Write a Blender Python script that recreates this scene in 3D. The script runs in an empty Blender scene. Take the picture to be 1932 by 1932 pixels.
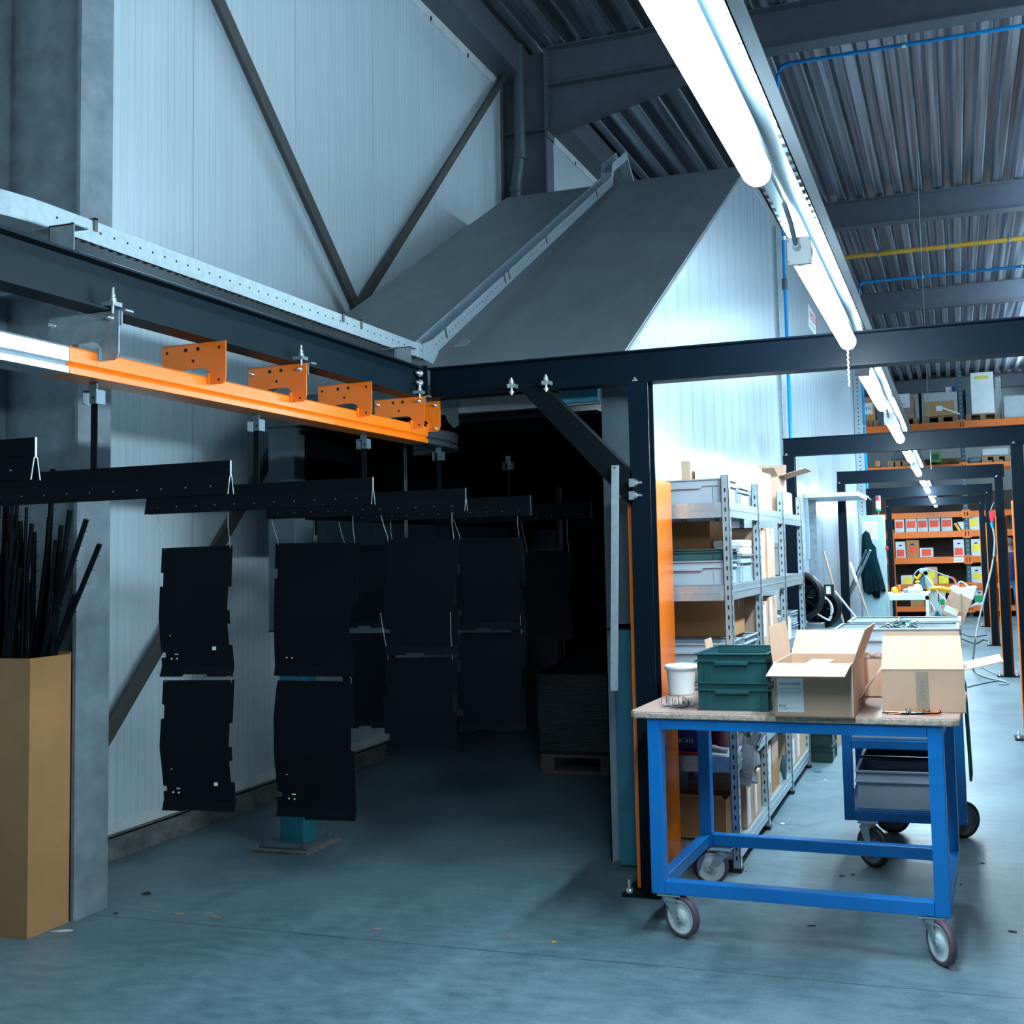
import bpy, bmesh, math, random
from mathutils import Vector, Matrix
random.seed(7)
SC = bpy.context.scene
COL = SC.collection
PI = math.pi
# ------------------------------------------------------------------ camera
F_PX, CX, CY = 1975.4, 1205.7, 912.5
YAW, PITCH, ROLL, CAMH = -.29310, .068111, -.027331, 1.6
def _basis():
    cY, sY, cp, sp = math.cos(YAW), math.sin(YAW), math.cos(PITCH), math.sin(PITCH)
    f = Vector((sY*cp, cY*cp, sp)); r0 = Vector((cY, -sY, 0)); u0 = r0.cross(f)
    return math.cos(ROLL)*r0+math.sin(ROLL)*u0, -math.sin(ROLL)*r0+math.cos(ROLL)*u0, f
CR, CU, CF = _basis(); CC = Vector((0, 0, CAMH))
def at(x, y, ax, v):
    i = 'XYZ'.index(ax); d = CF+(x-CX)/F_PX*CR-(y-CY)/F_PX*CU
    return CC+d*((v-CC[i])/d[i])
cam = bpy.data.cameras.new('camera'); co = bpy.data.objects.new('camera', cam); COL.objects.link(co)
cam.sensor_width = 36; cam.lens = 36*F_PX/1932
cam.shift_x = (966-CX)/1932; cam.shift_y = (CY-966)/1932; cam.clip_start = .05; cam.clip_end = 200
m = Matrix((CR, CU, -CF)).transposed().to_4x4(); m.translation = CC; co.matrix_world = m
SC.camera = co
# ------------------------------------------------------------------ materials
def nodes(name):
    mt = bpy.data.materials.new(name); mt.use_nodes = True
    nt = mt.node_tree; return mt, nt, nt.nodes['Principled BSDF']
def mat(name, c, rough=.5, metal=0, var=.12, scale=6, bump=.0, bscale=60, spec=.5, coat=0, stretch=(1, 1, 1)):
    mt, nt, b = nodes(name)
    b.inputs['Roughness'].default_value = rough; b.inputs['Metallic'].default_value = metal
    b.inputs['Specular IOR Level'].default_value = spec
    if coat: b.inputs['Coat Weight'].default_value = coat; b.inputs['Coat Roughness'].default_value = .15
    tc = nt.nodes.new('ShaderNodeTexCoord'); mp = nt.nodes.new('ShaderNodeMapping'); mp.inputs['Scale'].default_value = stretch
    nt.links.new(tc.outputs['Object'], mp.inputs['Vector'])
    n = nt.nodes.new('ShaderNodeTexNoise'); n.inputs['Scale'].default_value = scale; n.inputs['Detail'].default_value = 5
    nt.links.new(mp.outputs[0], n.inputs['Vector'])
    r = nt.nodes.new('ShaderNodeValToRGB'); r.color_ramp.elements[0].position = .3; r.color_ramp.elements[1].position = .7
    r.color_ramp.elements[0].color = (*[max(0, v*(1-var)) for v in c], 1)
    r.color_ramp.elements[1].color = (*[min(1, v*(1+var)) for v in c], 1)
    nt.links.new(n.outputs['Fac'], r.inputs['Fac']); nt.links.new(r.outputs['Color'], b.inputs['Base Color'])
    if bump:
        n2 = nt.nodes.new('ShaderNodeTexNoise'); n2.inputs['Scale'].default_value = bscale; n2.inputs['Detail'].default_value = 3
        nt.links.new(mp.outputs[0], n2.inputs['Vector'])
        bp = nt.nodes.new('ShaderNodeBump'); bp.inputs['Strength'].default_value = bump; bp.inputs['Distance'].default_value = .01
        nt.links.new(n2.outputs['Fac'], bp.inputs['Height']); nt.links.new(bp.outputs[0], b.inputs['Normal'])
    return mt
def emis(name, c, s):
    mt, nt, b = nodes(name); b.inputs['Emission Color'].default_value = (*c, 1); b.inputs['Emission Strength'].default_value = s
    b.inputs['Base Color'].default_value = (.8, .8, .8, 1); return mt
def N(nt, t, **k):
    n = nt.nodes.new(t)
    for a, v in k.items(): setattr(n, a, v)
    return n
def math_(nt, op, a, b=None):
    n = N(nt, 'ShaderNodeMath', operation=op)
    for i, v in enumerate((a, b)):
        if v is None: continue
        if isinstance(v, (int, float)): n.inputs[i].default_value = v
        else: nt.links.new(v, n.inputs[i])
    return n.outputs[0]
def ribbed(name, c, fine, joint, rough, dark, spec=.5, metal=0, jw=.012, fstr=.25, metalc=None):
    """sandwich panel: fine vertical lines every `fine` m and joints every `joint` m along Y"""
    mt, nt, b = nodes(name)
    b.inputs['Roughness'].default_value = rough; b.inputs['Metallic'].default_value = metal; b.inputs['Specular IOR Level'].default_value = spec
    tc = N(nt, 'ShaderNodeTexCoord'); sp = N(nt, 'ShaderNodeSeparateXYZ'); nt.links.new(tc.outputs['Object'], sp.inputs[0])
    y = sp.outputs['Y']
    fr = math_(nt, 'FRACT', math_(nt, 'DIVIDE', y, fine))
    line = math_(nt, 'GREATER_THAN', fr, .82)
    fj = math_(nt, 'FRACT', math_(nt, 'DIVIDE', y, joint))
    jl = math_(nt, 'LESS_THAN', fj, jw/joint)
    mp = N(nt, 'ShaderNodeMapping'); mp.inputs['Scale'].default_value = (1, 14, .5); nt.links.new(tc.outputs['Object'], mp.inputs[0])
    n = N(nt, 'ShaderNodeTexNoise'); n.inputs['Scale'].default_value = 1.6; n.inputs['Detail'].default_value = 4; nt.links.new(mp.outputs[0], n.inputs['Vector'])
    v = math_(nt, 'MULTIPLY', math_(nt, 'SUBTRACT', n.outputs['Fac'], .5), .22)
    f = math_(nt, 'ADD', math_(nt, 'SUBTRACT', math_(nt, 'SUBTRACT', 1.0, math_(nt, 'MULTIPLY', line, fstr*.35)), math_(nt, 'MULTIPLY', jl, dark)), v)
    mx = N(nt, 'ShaderNodeMix', data_type='RGBA', blend_type='MULTIPLY'); mx.inputs[0].default_value = 1
    mx.inputs[6].default_value = (*c, 1); nt.links.new(f, mx.inputs[7]); nt.links.new(mx.outputs[2], b.inputs['Base Color'])
    h = math_(nt, 'SUBTRACT', math_(nt, 'MULTIPLY', line, -1.0), math_(nt, 'MULTIPLY', jl, 3.0))
    bp = N(nt, 'ShaderNodeBump'); bp.inputs['Strength'].default_value = fstr; bp.inputs['Distance'].default_value = .004
    nt.links.new(h, bp.inputs['Height']); nt.links.new(bp.outputs[0], b.inputs['Normal'])
    return mt
def floor_mat():
    mt, nt, b = nodes('polished_concrete')
    tc = N(nt, 'ShaderNodeTexCoord'); P = tc.outputs['Object']
    def noise(s, d=6, st=(1, 1, 1)):
        mp = N(nt, 'ShaderNodeMapping'); mp.inputs['Scale'].default_value = st; nt.links.new(P, mp.inputs[0])
        n = N(nt, 'ShaderNodeTexNoise'); n.inputs['Scale'].default_value = s; n.inputs['Detail'].default_value = d; nt.links.new(mp.outputs[0], n.inputs['Vector']); return n.outputs['Fac']
    a = noise(1.1); c = noise(9, 8, (1, 2.2, 1)); d = noise(60, 3)
    f = math_(nt, 'ADD', math_(nt, 'MULTIPLY', a, .5), math_(nt, 'ADD', math_(nt, 'MULTIPLY', c, .35), math_(nt, 'MULTIPLY', d, .15)))
    r = N(nt, 'ShaderNodeValToRGB'); r.color_ramp.elements[0].position = .40; r.color_ramp.elements[1].position = .62
    r.color_ramp.elements[0].color = (.072, .130, .160, 1); r.color_ramp.elements[1].color = (.180, .264, .302, 1)
    nt.links.new(f, r.inputs['Fac'])
    sp = N(nt, 'ShaderNodeSeparateXYZ'); nt.links.new(P, sp.inputs[0])
    wob = math_(nt, 'MULTIPLY', math_(nt, 'SUBTRACT', noise(3, 2), .5), .02)
    yy = math_(nt, 'ADD', sp.outputs['Y'], wob)
    j = None
    for y0 in (4.03, 9.85, 15.7, 21.5):
        l = math_(nt, 'LESS_THAN', math_(nt, 'ABSOLUTE', math_(nt, 'SUBTRACT', yy, y0)), .0035)
        j = l if j is None else math_(nt, 'MAXIMUM', j, l)
    mx = N(nt, 'ShaderNodeMix', data_type='RGBA'); nt.links.new(math_(nt, 'MULTIPLY', j, .75), mx.inputs[0])
    nt.links.new(r.outputs['Color'], mx.inputs[6]); mx.inputs[7].default_value = (.02, .025, .03, 1)
    nt.links.new(mx.outputs[2], b.inputs['Base Color'])
    rr = math_(nt, 'ADD', math_(nt, 'MULTIPLY', c, .35), .27); nt.links.new(rr, b.inputs['Roughness'])
    bp = N(nt, 'ShaderNodeBump'); bp.inputs['Strength'].default_value = .12; bp.inputs['Distance'].default_value = .01
    nt.links.new(c, bp.inputs['Height']); nt.links.new(bp.outputs[0], b.inputs['Normal'])
    return mt
def deck_mat():
    mt, nt, b = nodes('galvanised_deck')
    b.inputs['Metallic'].default_value = .85
    tc = N(nt, 'ShaderNodeTexCoord')
    mp = N(nt, 'ShaderNodeMapping'); mp.inputs['Scale'].default_value = (9, .12, 9); nt.links.new(tc.outputs['Object'], mp.inputs[0])
    n = N(nt, 'ShaderNodeTexNoise'); n.inputs['Scale'].default_value = 2.2; n.inputs['Detail'].default_value = 4; nt.links.new(mp.outputs[0], n.inputs['Vector'])
    r = N(nt, 'ShaderNodeValToRGB'); r.color_ramp.elements[0].position = .35; r.color_ramp.elements[1].position = .68
    r.color_ramp.elements[0].color = (.22, .24, .28, 1); r.color_ramp.elements[1].color = (.62, .66, .74, 1)
    nt.links.new(n.outputs['Fac'], r.inputs['Fac']); nt.links.new(r.outputs['Color'], b.inputs['Base Color'])
    nt.links.new(math_(nt, 'ADD', math_(nt, 'MULTIPLY', n.outputs['Fac'], .3), .22), b.inputs['Roughness'])
    return mt
K = {}
K['floor'] = floor_mat(); K['deck'] = deck_mat()
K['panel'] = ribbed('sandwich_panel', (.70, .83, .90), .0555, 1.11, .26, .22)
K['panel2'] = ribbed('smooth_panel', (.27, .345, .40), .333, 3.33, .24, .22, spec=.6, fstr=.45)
K['flash'] = mat('white_flashing', (.82, .90, .95), .4)
K['concrete'] = mat('kerb_concrete', (.17, .17, .165), .85, var=.35, scale=14, bump=.4)
K['colpaint'] = mat('column_paint', (.20, .25, .285), .5, var=.22, scale=9, bump=.1, bscale=30)
K['beampaint'] = mat('roof_beam_paint', (.115, .13, .165), .5, var=.08)
K['brace'] = mat('brace_steel', (.085, .085, .085), .6)
K['runway'] = mat('lit_black_steel', (.003, .0135, .022), .46, var=.1, spec=.16)  # lighter copy of the black steel, tinted for the beam's lit side
K['black'] = mat('black_steel', (.0012, .0062, .0125), .46, var=.1, spec=.12)
K['black2'] = mat('black_powder_coat', (.0022, .0045, .007), .6, var=.15, spec=.10)
K['blackin'] = mat('black_cover_and_unlit_fill', (.004, .005, .007), .9, spec=.05)  # black covers, and black fill for the unlit booth inside
K['slate'] = mat('slate_sheet', (.085, .125, .15), .45)
K['teal'] = mat('teal_post_paint', (.025, .17, .24), .4)
K['hood'] = mat('grey_hood_sheet', (.155, .185, .205), .5, var=.12, scale=2.2, stretch=(3, 1, 1))
K['orange'] = mat('orange_powder_coat', (.95, .20, .008), .3, var=.05, coat=.2)
K['orange2'] = mat('orange_rack_beam', (.80, .17, .02), .45, var=.1)
K['galv'] = mat('galvanised_steel', (.48, .58, .64), .34, metal=.6, var=.10, scale=40)
K['galv2'] = mat('bright_zinc', (.72, .78, .82), .22, metal=.8, var=.08)
K['galvd'] = mat('dull_galvanised', (.28, .34, .37), .45, metal=.5, var=.2, scale=20)
K['trunk'] = mat('trunking_steel', (.20, .27, .31), .4, metal=.5)
K['clear'] = mat('pale_clear_plastic', (.55, .66, .74), .3)
K['hole'] = mat('dark_hole', (.006, .008, .01), .9)
K['trkdark'] = mat('grey_track', (.07, .09, .10), .45, metal=.4)
K['blue'] = mat('blue_table_paint', (.002, .185, .56), .36, var=.08)
K['blue2'] = mat('blue_cart_paint', (.002, .105, .32), .4, var=.08)
K['wood'] = mat('table_board', (.42, .275, .235), .45, var=.15, scale=12)
K['woode'] = mat('raw_board_edge', (.46, .36, .29), .85, var=.3, scale=60, bump=.5, bscale=120)
K['kraft'] = mat('cardboard', (.58, .37, .255), .75, var=.07, scale=8)
K['kraftd'] = mat('brown_cardboard', (.43, .205, .082), .75, var=.07, scale=6)
K['kraftin'] = mat('cardboard_inside', (.47, .27, .14), .8, var=.05)
K['white'] = mat('white_plastic', (.86, .88, .9), .35, var=.02)
K['paper'] = mat('white_paper', (.8, .84, .88), .7, var=.02)
K['foam'] = mat('white_polystyrene', (.88, .9, .92), .8, var=.04, bump=.3, bscale=200)
K['green'] = mat('dark_green_plastic', (.018, .085, .095), .4, var=.1)
K['dgreen'] = mat('black_green_plastic', (.010, .035, .032), .35)
K['grey'] = mat('grey_plastic', (.33, .42, .49), .42, var=.06)
K['wheelw'] = mat('white_wheel_hub', (.62, .70, .72), .5, var=.1)
K['tyre'] = mat('plum_tyre', (.12, .075, .11), .55)
K['rubber'] = mat('black_rubber', (.008, .009, .01), .5, var=.2)
K['zinc'] = mat('zinc_caster', (.38, .48, .50), .35, metal=.55, var=.15)
K['pipe'] = mat('blue_pipe', (.0, .27, .66), .35)
K['pipey'] = mat('yellow_pipe', (.62, .33, .03), .4)
K['ink'] = mat('dark_ink', (.05, .09, .12), .8)
K['red'] = mat('red_plastic', (.65, .02, .03), .5)
K['redlab'] = mat('red_label', (.85, .09, .04), .6)
K['yellab'] = mat('yellow_label', (.85, .68, .04), .6)
K['yellow'] = mat('yellow_paint', (.9, .48, .01), .4)
K['archive'] = mat('white_archive_board', (.62, .66, .70), .7)
K['maroon'] = mat('maroon_plastic', (.16, .025, .045), .4)
K['navy'] = mat('navy_drum', (.008, .02, .10), .35)
K['tealglass'] = mat('teal_coil', (.03, .45, .38), .3)
K['cloth'] = mat('grey_glove_cloth', (.22, .25, .28), .9, var=.3, bump=.5, bscale=120)
K['jacket'] = mat('dark_jacket_cloth', (.003, .016, .022), .95, var=.3, spec=.05)
K['dzinc'] = mat('grey_zinc', (.10, .15, .18), .45, metal=.4)
K['handle'] = mat('wooden_handle', (.42, .28, .19), .6, var=.15)
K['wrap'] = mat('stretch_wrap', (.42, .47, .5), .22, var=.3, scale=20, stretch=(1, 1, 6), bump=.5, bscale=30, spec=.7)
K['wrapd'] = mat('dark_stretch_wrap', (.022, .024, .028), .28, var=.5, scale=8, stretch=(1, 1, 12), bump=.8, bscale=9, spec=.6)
K['palw'] = mat('pallet_wood', (.28, .17, .09), .8, var=.25, scale=15)
K['crate'] = mat('crate_wood', (.46, .25, .10), .75, var=.2, scale=10, stretch=(1, 1, 8))
K['pink'] = mat('faded_cardboard', (.36, .22, .2), .8)
K['cabinet'] = mat('pale_cabinet_paint', (.34, .50, .55), .4, var=.02)
K['rackup'] = mat('rack_upright_paint', (.03, .09, .12), .45)
K['lime'] = mat('green_plastic', (.12, .5, .06), .5)
K['lgreen'] = mat('green_label', (.0, .35, .15), .6)
K['bluetape'] = mat('blue_label', (.01, .15, .45), .5)
K['wallgrey'] = mat('back_wall_paint', (.42, .42, .43), .7, var=.04)
K['backbox'] = mat('dark_brown_board', (.12, .09, .08), .8)  # dark brown shared by rack boards, booth pallet and hair
K['skin'] = mat('skin', (.5, .28, .2), .6)
K['denim'] = mat('blue_work_cloth', (.02, .14, .34), .9, var=.35, scale=14, bump=.5, bscale=20)
K['denimd'] = mat('navy_work_cloth', (.01, .02, .09), .9)
K['cable'] = mat('grey_cable', (.30, .36, .38), .5)
K['debris'] = mat('dark_scrap', (.015, .018, .02), .7)
K['tape'] = mat('cream_tape', (.40, .30, .18), .7)
K['tapeb'] = mat('parcel_tape', (.36, .27, .2), .3)
K['lamp'] = emis('lamp_diffuser', (.66, .88, 1.0), 200)
K['lamp2'] = emis('high_lamp_diffuser', (.58, .84, 1.0), 160)
K['lampin'] = K['white']
# ------------------------------------------------------------------ mesh builder
def spl(P, n=5):
    P = [Vector(p) for p in P]; Q = [P[0]]+P+[P[-1]]; out = []
    for i in range(1, len(Q)-2):
        a, b, c, d = Q[i-1:i+3]
        for k in range(n):
            t = k/n; out.append(.5*((2*b)+(c-a)*t+(2*a-5*b+4*c-d)*t*t+(3*b-a-3*c+d)*t**3))
    return out+[P[-1]]
WLOC = {}
def tag(o, label=None, cat=None, group=None, kind=None):
    if label: o['label'] = label
    if cat: o['category'] = cat
    if group: o['group'] = group
    if kind: o['kind'] = kind
    return o
def thing(name, label, cat, loc=(0, 0, 0), rz=0, group=None):
    o = bpy.data.objects.new(name, None); o.empty_display_size = .1; COL.objects.link(o)
    o.location = loc; o.rotation_euler = (0, 0, rz); WLOC[o.name] = Vector(loc); return tag(o, label, cat, group)
class MB:
    def __init__(s): s.v, s.f, s.m, s.s = [], [], [], []
    def add(s, vs, fs, mi=0, sm=False):
        n = len(s.v); s.v += [Vector(p) for p in vs]
        for f in fs: s.f.append([i+n for i in f]); s.m.append(mi); s.s.append(sm)
        return s
    def hexa(s, p, mi=0):
        return s.add(p, [(0, 3, 2, 1), (4, 5, 6, 7), (0, 1, 5, 4), (1, 2, 6, 5), (2, 3, 7, 6), (3, 0, 4, 7)], mi)
    def box(s, x0, x1, y0, y1, z0, z1, mi=0):
        return s.hexa([(x0, y0, z0), (x1, y0, z0), (x1, y1, z0), (x0, y1, z0), (x0, y0, z1), (x1, y0, z1), (x1, y1, z1), (x0, y1, z1)], mi)
    def obox(s, c, u, v, w, mi=0):
        c, u, v, w = map(Vector, (c, u, v, w))
        return s.hexa([c-u-v-w, c+u-v-w, c+u+v-w, c-u+v-w, c-u-v+w, c+u-v+w, c+u+v+w, c-u+v+w], mi)
    def bar(s, a, b, w, h, up=(0, 0, 1), mi=0):
        a, b, up = Vector(a), Vector(b), Vector(up); d = b-a; L = d.length; d.normalize()
        r = d.cross(up).normalized(); u = r.cross(d)
        return s.obox((a+b)/2, d*L/2, r*w/2, u*h/2, mi)
    def prism(s, pts, ext, mi=0):
        """polygon of 3-D points swept by vector ext"""
        e = Vector(ext); n = len(pts); P = [Vector(p) for p in pts]
        fs = [tuple(range(n))[::-1], tuple(range(n, 2*n))]+[(i, (i+1) % n, n+(i+1) % n, n+i) for i in range(n)]
        return s.add(P+[p+e for p in P], fs, mi)
    def tube(s, pts, r, n=8, mi=0, closed=False):
        P = [Vector(p) for p in pts]; k = len(P); rings = []; up = Vector((0, 0, 1))
        for i, p in enumerate(P):
            if closed: d = P[(i+1) % k]-P[i-1]
            else: d = P[min(i+1, k-1)]-P[max(i-1, 0)]
            d.normalize(); a = up if abs(d.dot(up)) < .95 else Vector((1, 0, 0))
            x = d.cross(a).normalized(); y = x.cross(d)
            rr = r[i] if isinstance(r, (list, tuple)) else r
            rings.append([p+x*rr*math.cos(2*PI*j/n)+y*rr*math.sin(2*PI*j/n) for j in range(n)])
        vs = [q for g in rings for q in g]; fs = []
        for i in range(k if closed else k-1):
            a, b = i*n, ((i+1) % k)*n
            fs += [(a+j, a+(j+1) % n, b+(j+1) % n, b+j) for j in range(n)]
        s.add(vs, fs, mi, True)
        if not closed: s.add(rings[0], [tuple(range(n))], mi); s.add(rings[-1], [tuple(range(n))[::-1]], mi)
        return s
    def cyl(s, a, b, r, n=12, mi=0): return s.tube([a, b], r, n, mi)
    def lathe(s, prof, c, ax=(0, 0, 1), n=24, mi=0, closed=False):
        c, d = Vector(c), Vector(ax).normalized(); a = Vector((0, 0, 1)) if abs(d.z) < .9 else Vector((1, 0, 0))
        x = d.cross(a).normalized(); y = d.cross(x); k = len(prof)
        vs = [c+d*h+(x*math.cos(2*PI*j/n)+y*math.sin(2*PI*j/n))*r for r, h in prof for j in range(n)]
        fs = []
        for i in range(k if closed else k-1):
            p, q = i*n, ((i+1) % k)*n
            fs += [(p+j, p+(j+1) % n, q+(j+1) % n, q+j) for j in range(n)]
        s.add(vs, fs, mi, True)
        if not closed:
            if prof[0][0] > 1e-4: s.add(vs[:n], [tuple(range(n))[::-1]], mi)
            if prof[-1][0] > 1e-4: s.add(vs[-n:], [tuple(range(n))], mi)
        return s
    def ball(s, c, r, n=10, mi=0, sc=(1, 1, 1)):
        c = Vector(c); vs = []; fs = []
        for i in range(1, n):
            for j in range(n*2//2*2): 
                t, p = PI*i/n, 2*PI*j/(n*2//2*2)
                vs.append(c+Vector((math.sin(t)*math.cos(p)*sc[0], math.sin(t)*math.sin(p)*sc[1], math.cos(t)*sc[2]))*r)
        w = n*2//2*2; vs += [c+Vector((0, 0, r*sc[2])), c-Vector((0, 0, r*sc[2]))]; T, B = len(vs)-2, len(vs)-1
        for i in range(n-2):
            for j in range(w): fs.append((i*w+j, (i+1)*w+j, (i+1)*w+(j+1) % w, i*w+(j+1) % w))
        for j in range(w): fs += [(T, j, (j+1) % w), (B, (n-2)*w+(j+1) % w, (n-2)*w+j)]
        return s.add(vs, fs, mi, True)
    def build(s, name, ms, parent=None, world=True, bev=0, seg=2, off0=False):
        off = Vector((0, 0, 0))
        if parent is not None and world: off = WLOC[parent.name]
        elif parent is None and not off0:
            xs = [p.x for p in s.v]; ys = [p.y for p in s.v]; off = Vector(((min(xs)+max(xs))/2, (min(ys)+max(ys))/2, min(p.z for p in s.v)))
        me = bpy.data.meshes.new(name); me.from_pydata([p-off for p in s.v], [], s.f)
        for q in (ms if isinstance(ms, (list, tuple)) else [ms]): me.materials.append(q)
        me.polygons.foreach_set('material_index', s.m); me.polygons.foreach_set('use_smooth', s.s); me.update()
        o = bpy.data.objects.new(name, me); COL.objects.link(o)
        if parent is not None: o.parent = parent; WLOC[o.name] = off if world else Vector((0, 0, 0))
        else: o.location = off; WLOC[o.name] = off
        if bev:
            b = o.modifiers.new('edge', 'BEVEL'); b.width = bev; b.segments = seg; b.limit_method = 'ANGLE'; b.angle_limit = .7
        return o
def dup(root, loc=None, rz=None, label=None, group=None):
    def cp(o, par):
        c = o.copy(); COL.objects.link(c)
        if par is not None: c.parent = par
        for ch in list(o.children): cp(ch, c)
        return c
    r = cp(root, None)
    if loc is not None: r.location = loc
    if rz is not None: r.rotation_euler = (0, 0, rz)
    if label: r['label'] = label
    if group: r['group'] = group
    return r
def text(s, size, mat_, loc, rot, parent=None, name='lettering', world=True, ext=.0006, align='LEFT'):
    c = bpy.data.curves.new(name, 'FONT'); c.body = s; c.size = size; c.extrude = ext; c.align_x = align; c.resolution_u = 2
    c.materials.append(mat_); o = bpy.data.objects.new(name, c); COL.objects.link(o)
    l = Vector(loc)
    if parent is not None: o.parent = parent; l = l-(WLOC[parent.name] if world else Vector((0, 0, 0)))
    o.location = l; o.rotation_euler = rot
    bpy.context.view_layer.update(); me = bpy.data.meshes.new_from_object(o); me.name = name
    n = bpy.data.objects.new(name, me); COL.objects.link(n); n.parent = o.parent; n.location = o.location; n.rotation_euler = o.rotation_euler
    bpy.data.objects.remove(o); bpy.data.curves.remove(c); return n
def H(mb, a, b, w, h, up, tf=.008, tw=.006, mi=0):
    """I section from a to b, flange width w, height h along up"""
    a, b, up = Vector(a), Vector(b), Vector(up).normalized()
    for sgn in (-1, 1): mb.bar(a+up*sgn*(h/2-tf/2), b+up*sgn*(h/2-tf/2), w, tf, up, mi)
    mb.bar(a, b, tw, h-2*tf, up, mi); return mb
# ================================================================== SHELL
def struct(name, mb, m, **k): return tag(mb.build(name, m, off0=True, **k), kind='structure')
struct('floor', MB().box(-7, 9, -4, 37, -.2, 0), K['floor'])
WX = -4.65
struct('wall_left', MB().box(WX-.12, WX, -4, 36.4, .10, 6.9), K['panel'])
struct('wall_back', MB().box(-7, 9, 36.4, 36.6, 0, 7.6), K['wallgrey'])
mb = MB()                                     # trapezoidal roof deck, ribs along Y
P = []; x = -5.2
while x < 9:
    P += [(x, 7.24), (x+.11, 7.24), (x+.15, 7.38), (x+.26, 7.38)]; x += .30
vs = []; fs = []
for (a, z) in P: vs += [(a, -4, z), (a, 36.5, z)]
for i in range(len(P)-1): fs.append((2*i, 2*i+1, 2*i+3, 2*i+2))
mb.add(vs, fs); mb.box(-5.2, 9, -4, 36.5, 7.42, 7.5)
struct('ceiling', mb, K['deck'])
mb = MB().box(-4.66, -4.53, -4, 36, 0, .10).box(-4.70, -4.60, -4, 36, .09, .112)
struct('baseboard_left', mb, K['concrete'])
mb = MB().box(-4.65, -4.635, -4, 36, .10, .165).box(-4.64, -4.60, -4, 36, .10, .108)
struct('trim_1', mb, K['flash'])
mb = MB().box(-4.648, -4.63, -4, 36, 6.80, 6.90)
for i in range(24): mb.box(-4.63, -4.622, 4+i*.8, 4.02+i*.8, 6.80, 6.84, 1)
struct('trim_2', mb, [K['flash'], K['hole']])
struct('eave_beam', MB().box(-4.64, -4.36, -4, 36.3, 6.90, 7.24), K['beampaint'])
# portal columns of the hall and roof beams
def hall_column(Y, x0, x1, zt, lab, cat='column', splice=None, pm='colpaint', bp=True):
    t = thing('steel_column', lab, 'column', ((x0+x1)/2, Y, 0))
    t['kind'] = 'structure'
    mb = MB().box(x1-.02, x1, Y-.10, Y+.10, 0, zt).box(x0, x0+.02, Y-.10, Y+.10, 0, zt).box(x0+.02, x1-.02, Y-.006, Y+.006, 0, zt)
    mb.build('shaft', K[pm], t)
    if splice: MB().box(x0+.02, x1-.02, Y-.095, Y+.095, splice, splice+.012).build('stiffener', K[pm], t)
    if bp: MB().box(x0-.04, x1+.04, Y-.13, Y+.13, -.001, .012).build('base_plate', K[pm], t)
    return t
hall_column(4.03, -4.50, -3.94, 7.2, 'pale grey steel hall column beside the tall cardboard box', splice=2.95, bp=False)
c2 = hall_column(10.54, -4.64, -4.10, 7.2, 'dark steel hall column behind the sloping grey hood', splice=6.29, pm='beampaint')
for i, Y in enumerate((16.84, 23.3, 29.7)):
    hall_column(Y+.1, -4.64, -4.10, 7.2, 'steel hall column hidden behind the booth wall', pm='beampaint')
rbl = ['steel roof beam nearest the camera, on a haunch from the dark column', 'second steel roof beam from the camera, above the yellow pipe', 'third steel roof beam from the camera, beyond the yellow pipe', 'fourth steel roof beam, above the far portal frames', 'farthest steel roof beam, in front of the back wall']
for i, Y in enumerate((10.44, 16.84, 23.3, 29.7, 36.1)):
    t = thing('roof_beam', rbl[i], 'beam', (1, Y+.1, 6.78), group='roof beams'); t['kind'] = 'structure'
    mb = MB(); H(mb, (-4.10, Y+.1, 7.0), (9, Y+.1, 7.0), .2, .44, (0, 0, 1), .016, .01); mb.build('girder', K['beampaint'], t)
    mb = MB().prism([(-4.10, Y+.094, 6.78), (-4.10, Y+.094, 6.27), (-1.9, Y+.094, 6.78)], (0, .012, 0))
    mb.bar((-4.10, Y+.1, 6.27), (-1.9, Y+.1, 6.78), .2, .016, (0, 0, 1)); mb.box(-4.10, -4.085, Y, Y+.2, 6.2, 7.22)
    mb.build('haunch', K['beampaint'], t)
    if i == 0:
        mb = MB()
        for z in (7.1, 6.9, 6.7, 6.5): mb.cyl((-4.085, Y+.04, z), (-4.05, Y+.04, z), .016, 6)
        mb.build('bolts', K['beampaint'], t)
# down pipe in front of far column
mb = MB().tube([(-4.38, 10.36, 7.24), (-4.38, 10.36, 6.02), (-4.40, 10.36, 5.9), (-4.43, 10.36, 5.72), (-4.44, 10.36, 5.6), (-4.44, 10.36, .02)], .058, 14)
for z in (5.98, 5.62, 5.5): mb.lathe([(.066, -.03), (.066, .03)], (-4.38 if z > 5.9 else -4.44, 10.36, z), n=14)
tag(mb.build('down_pipe', K['slate']), 'grey rainwater pipe with an offset bend in front of the dark column', 'pipe')
# wall bracing
def brace(a, b, lab, w=.09):
    t = MB().bar(a, b, w, .012, (1, 0, 0)); t.bar(Vector(a)+Vector((-.03, 0, 0)), Vector(b)+Vector((-.03, 0, 0)), .012, .07, (1, 0, 0))
    return tag(t.build('wall_brace', K['brace']), lab, 'brace', 'diagonal wall braces')
brace((-4.5, 4.18, 6.84), (-4.5, 7.28, 3.62), 'brown diagonal brace on the pale panel wall, nearer one reaching the top of the photo')
brace((-4.53, 7.36, 3.68), (-4.53, 10.40, 6.98), 'thin brown diagonal brace rising to the dark column', .07)
brace((-4.53, 4.2, .06), (-4.53, 7.26, 3.58), 'brown diagonal brace low on the pale wall behind the hanging black plates', .08)
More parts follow.
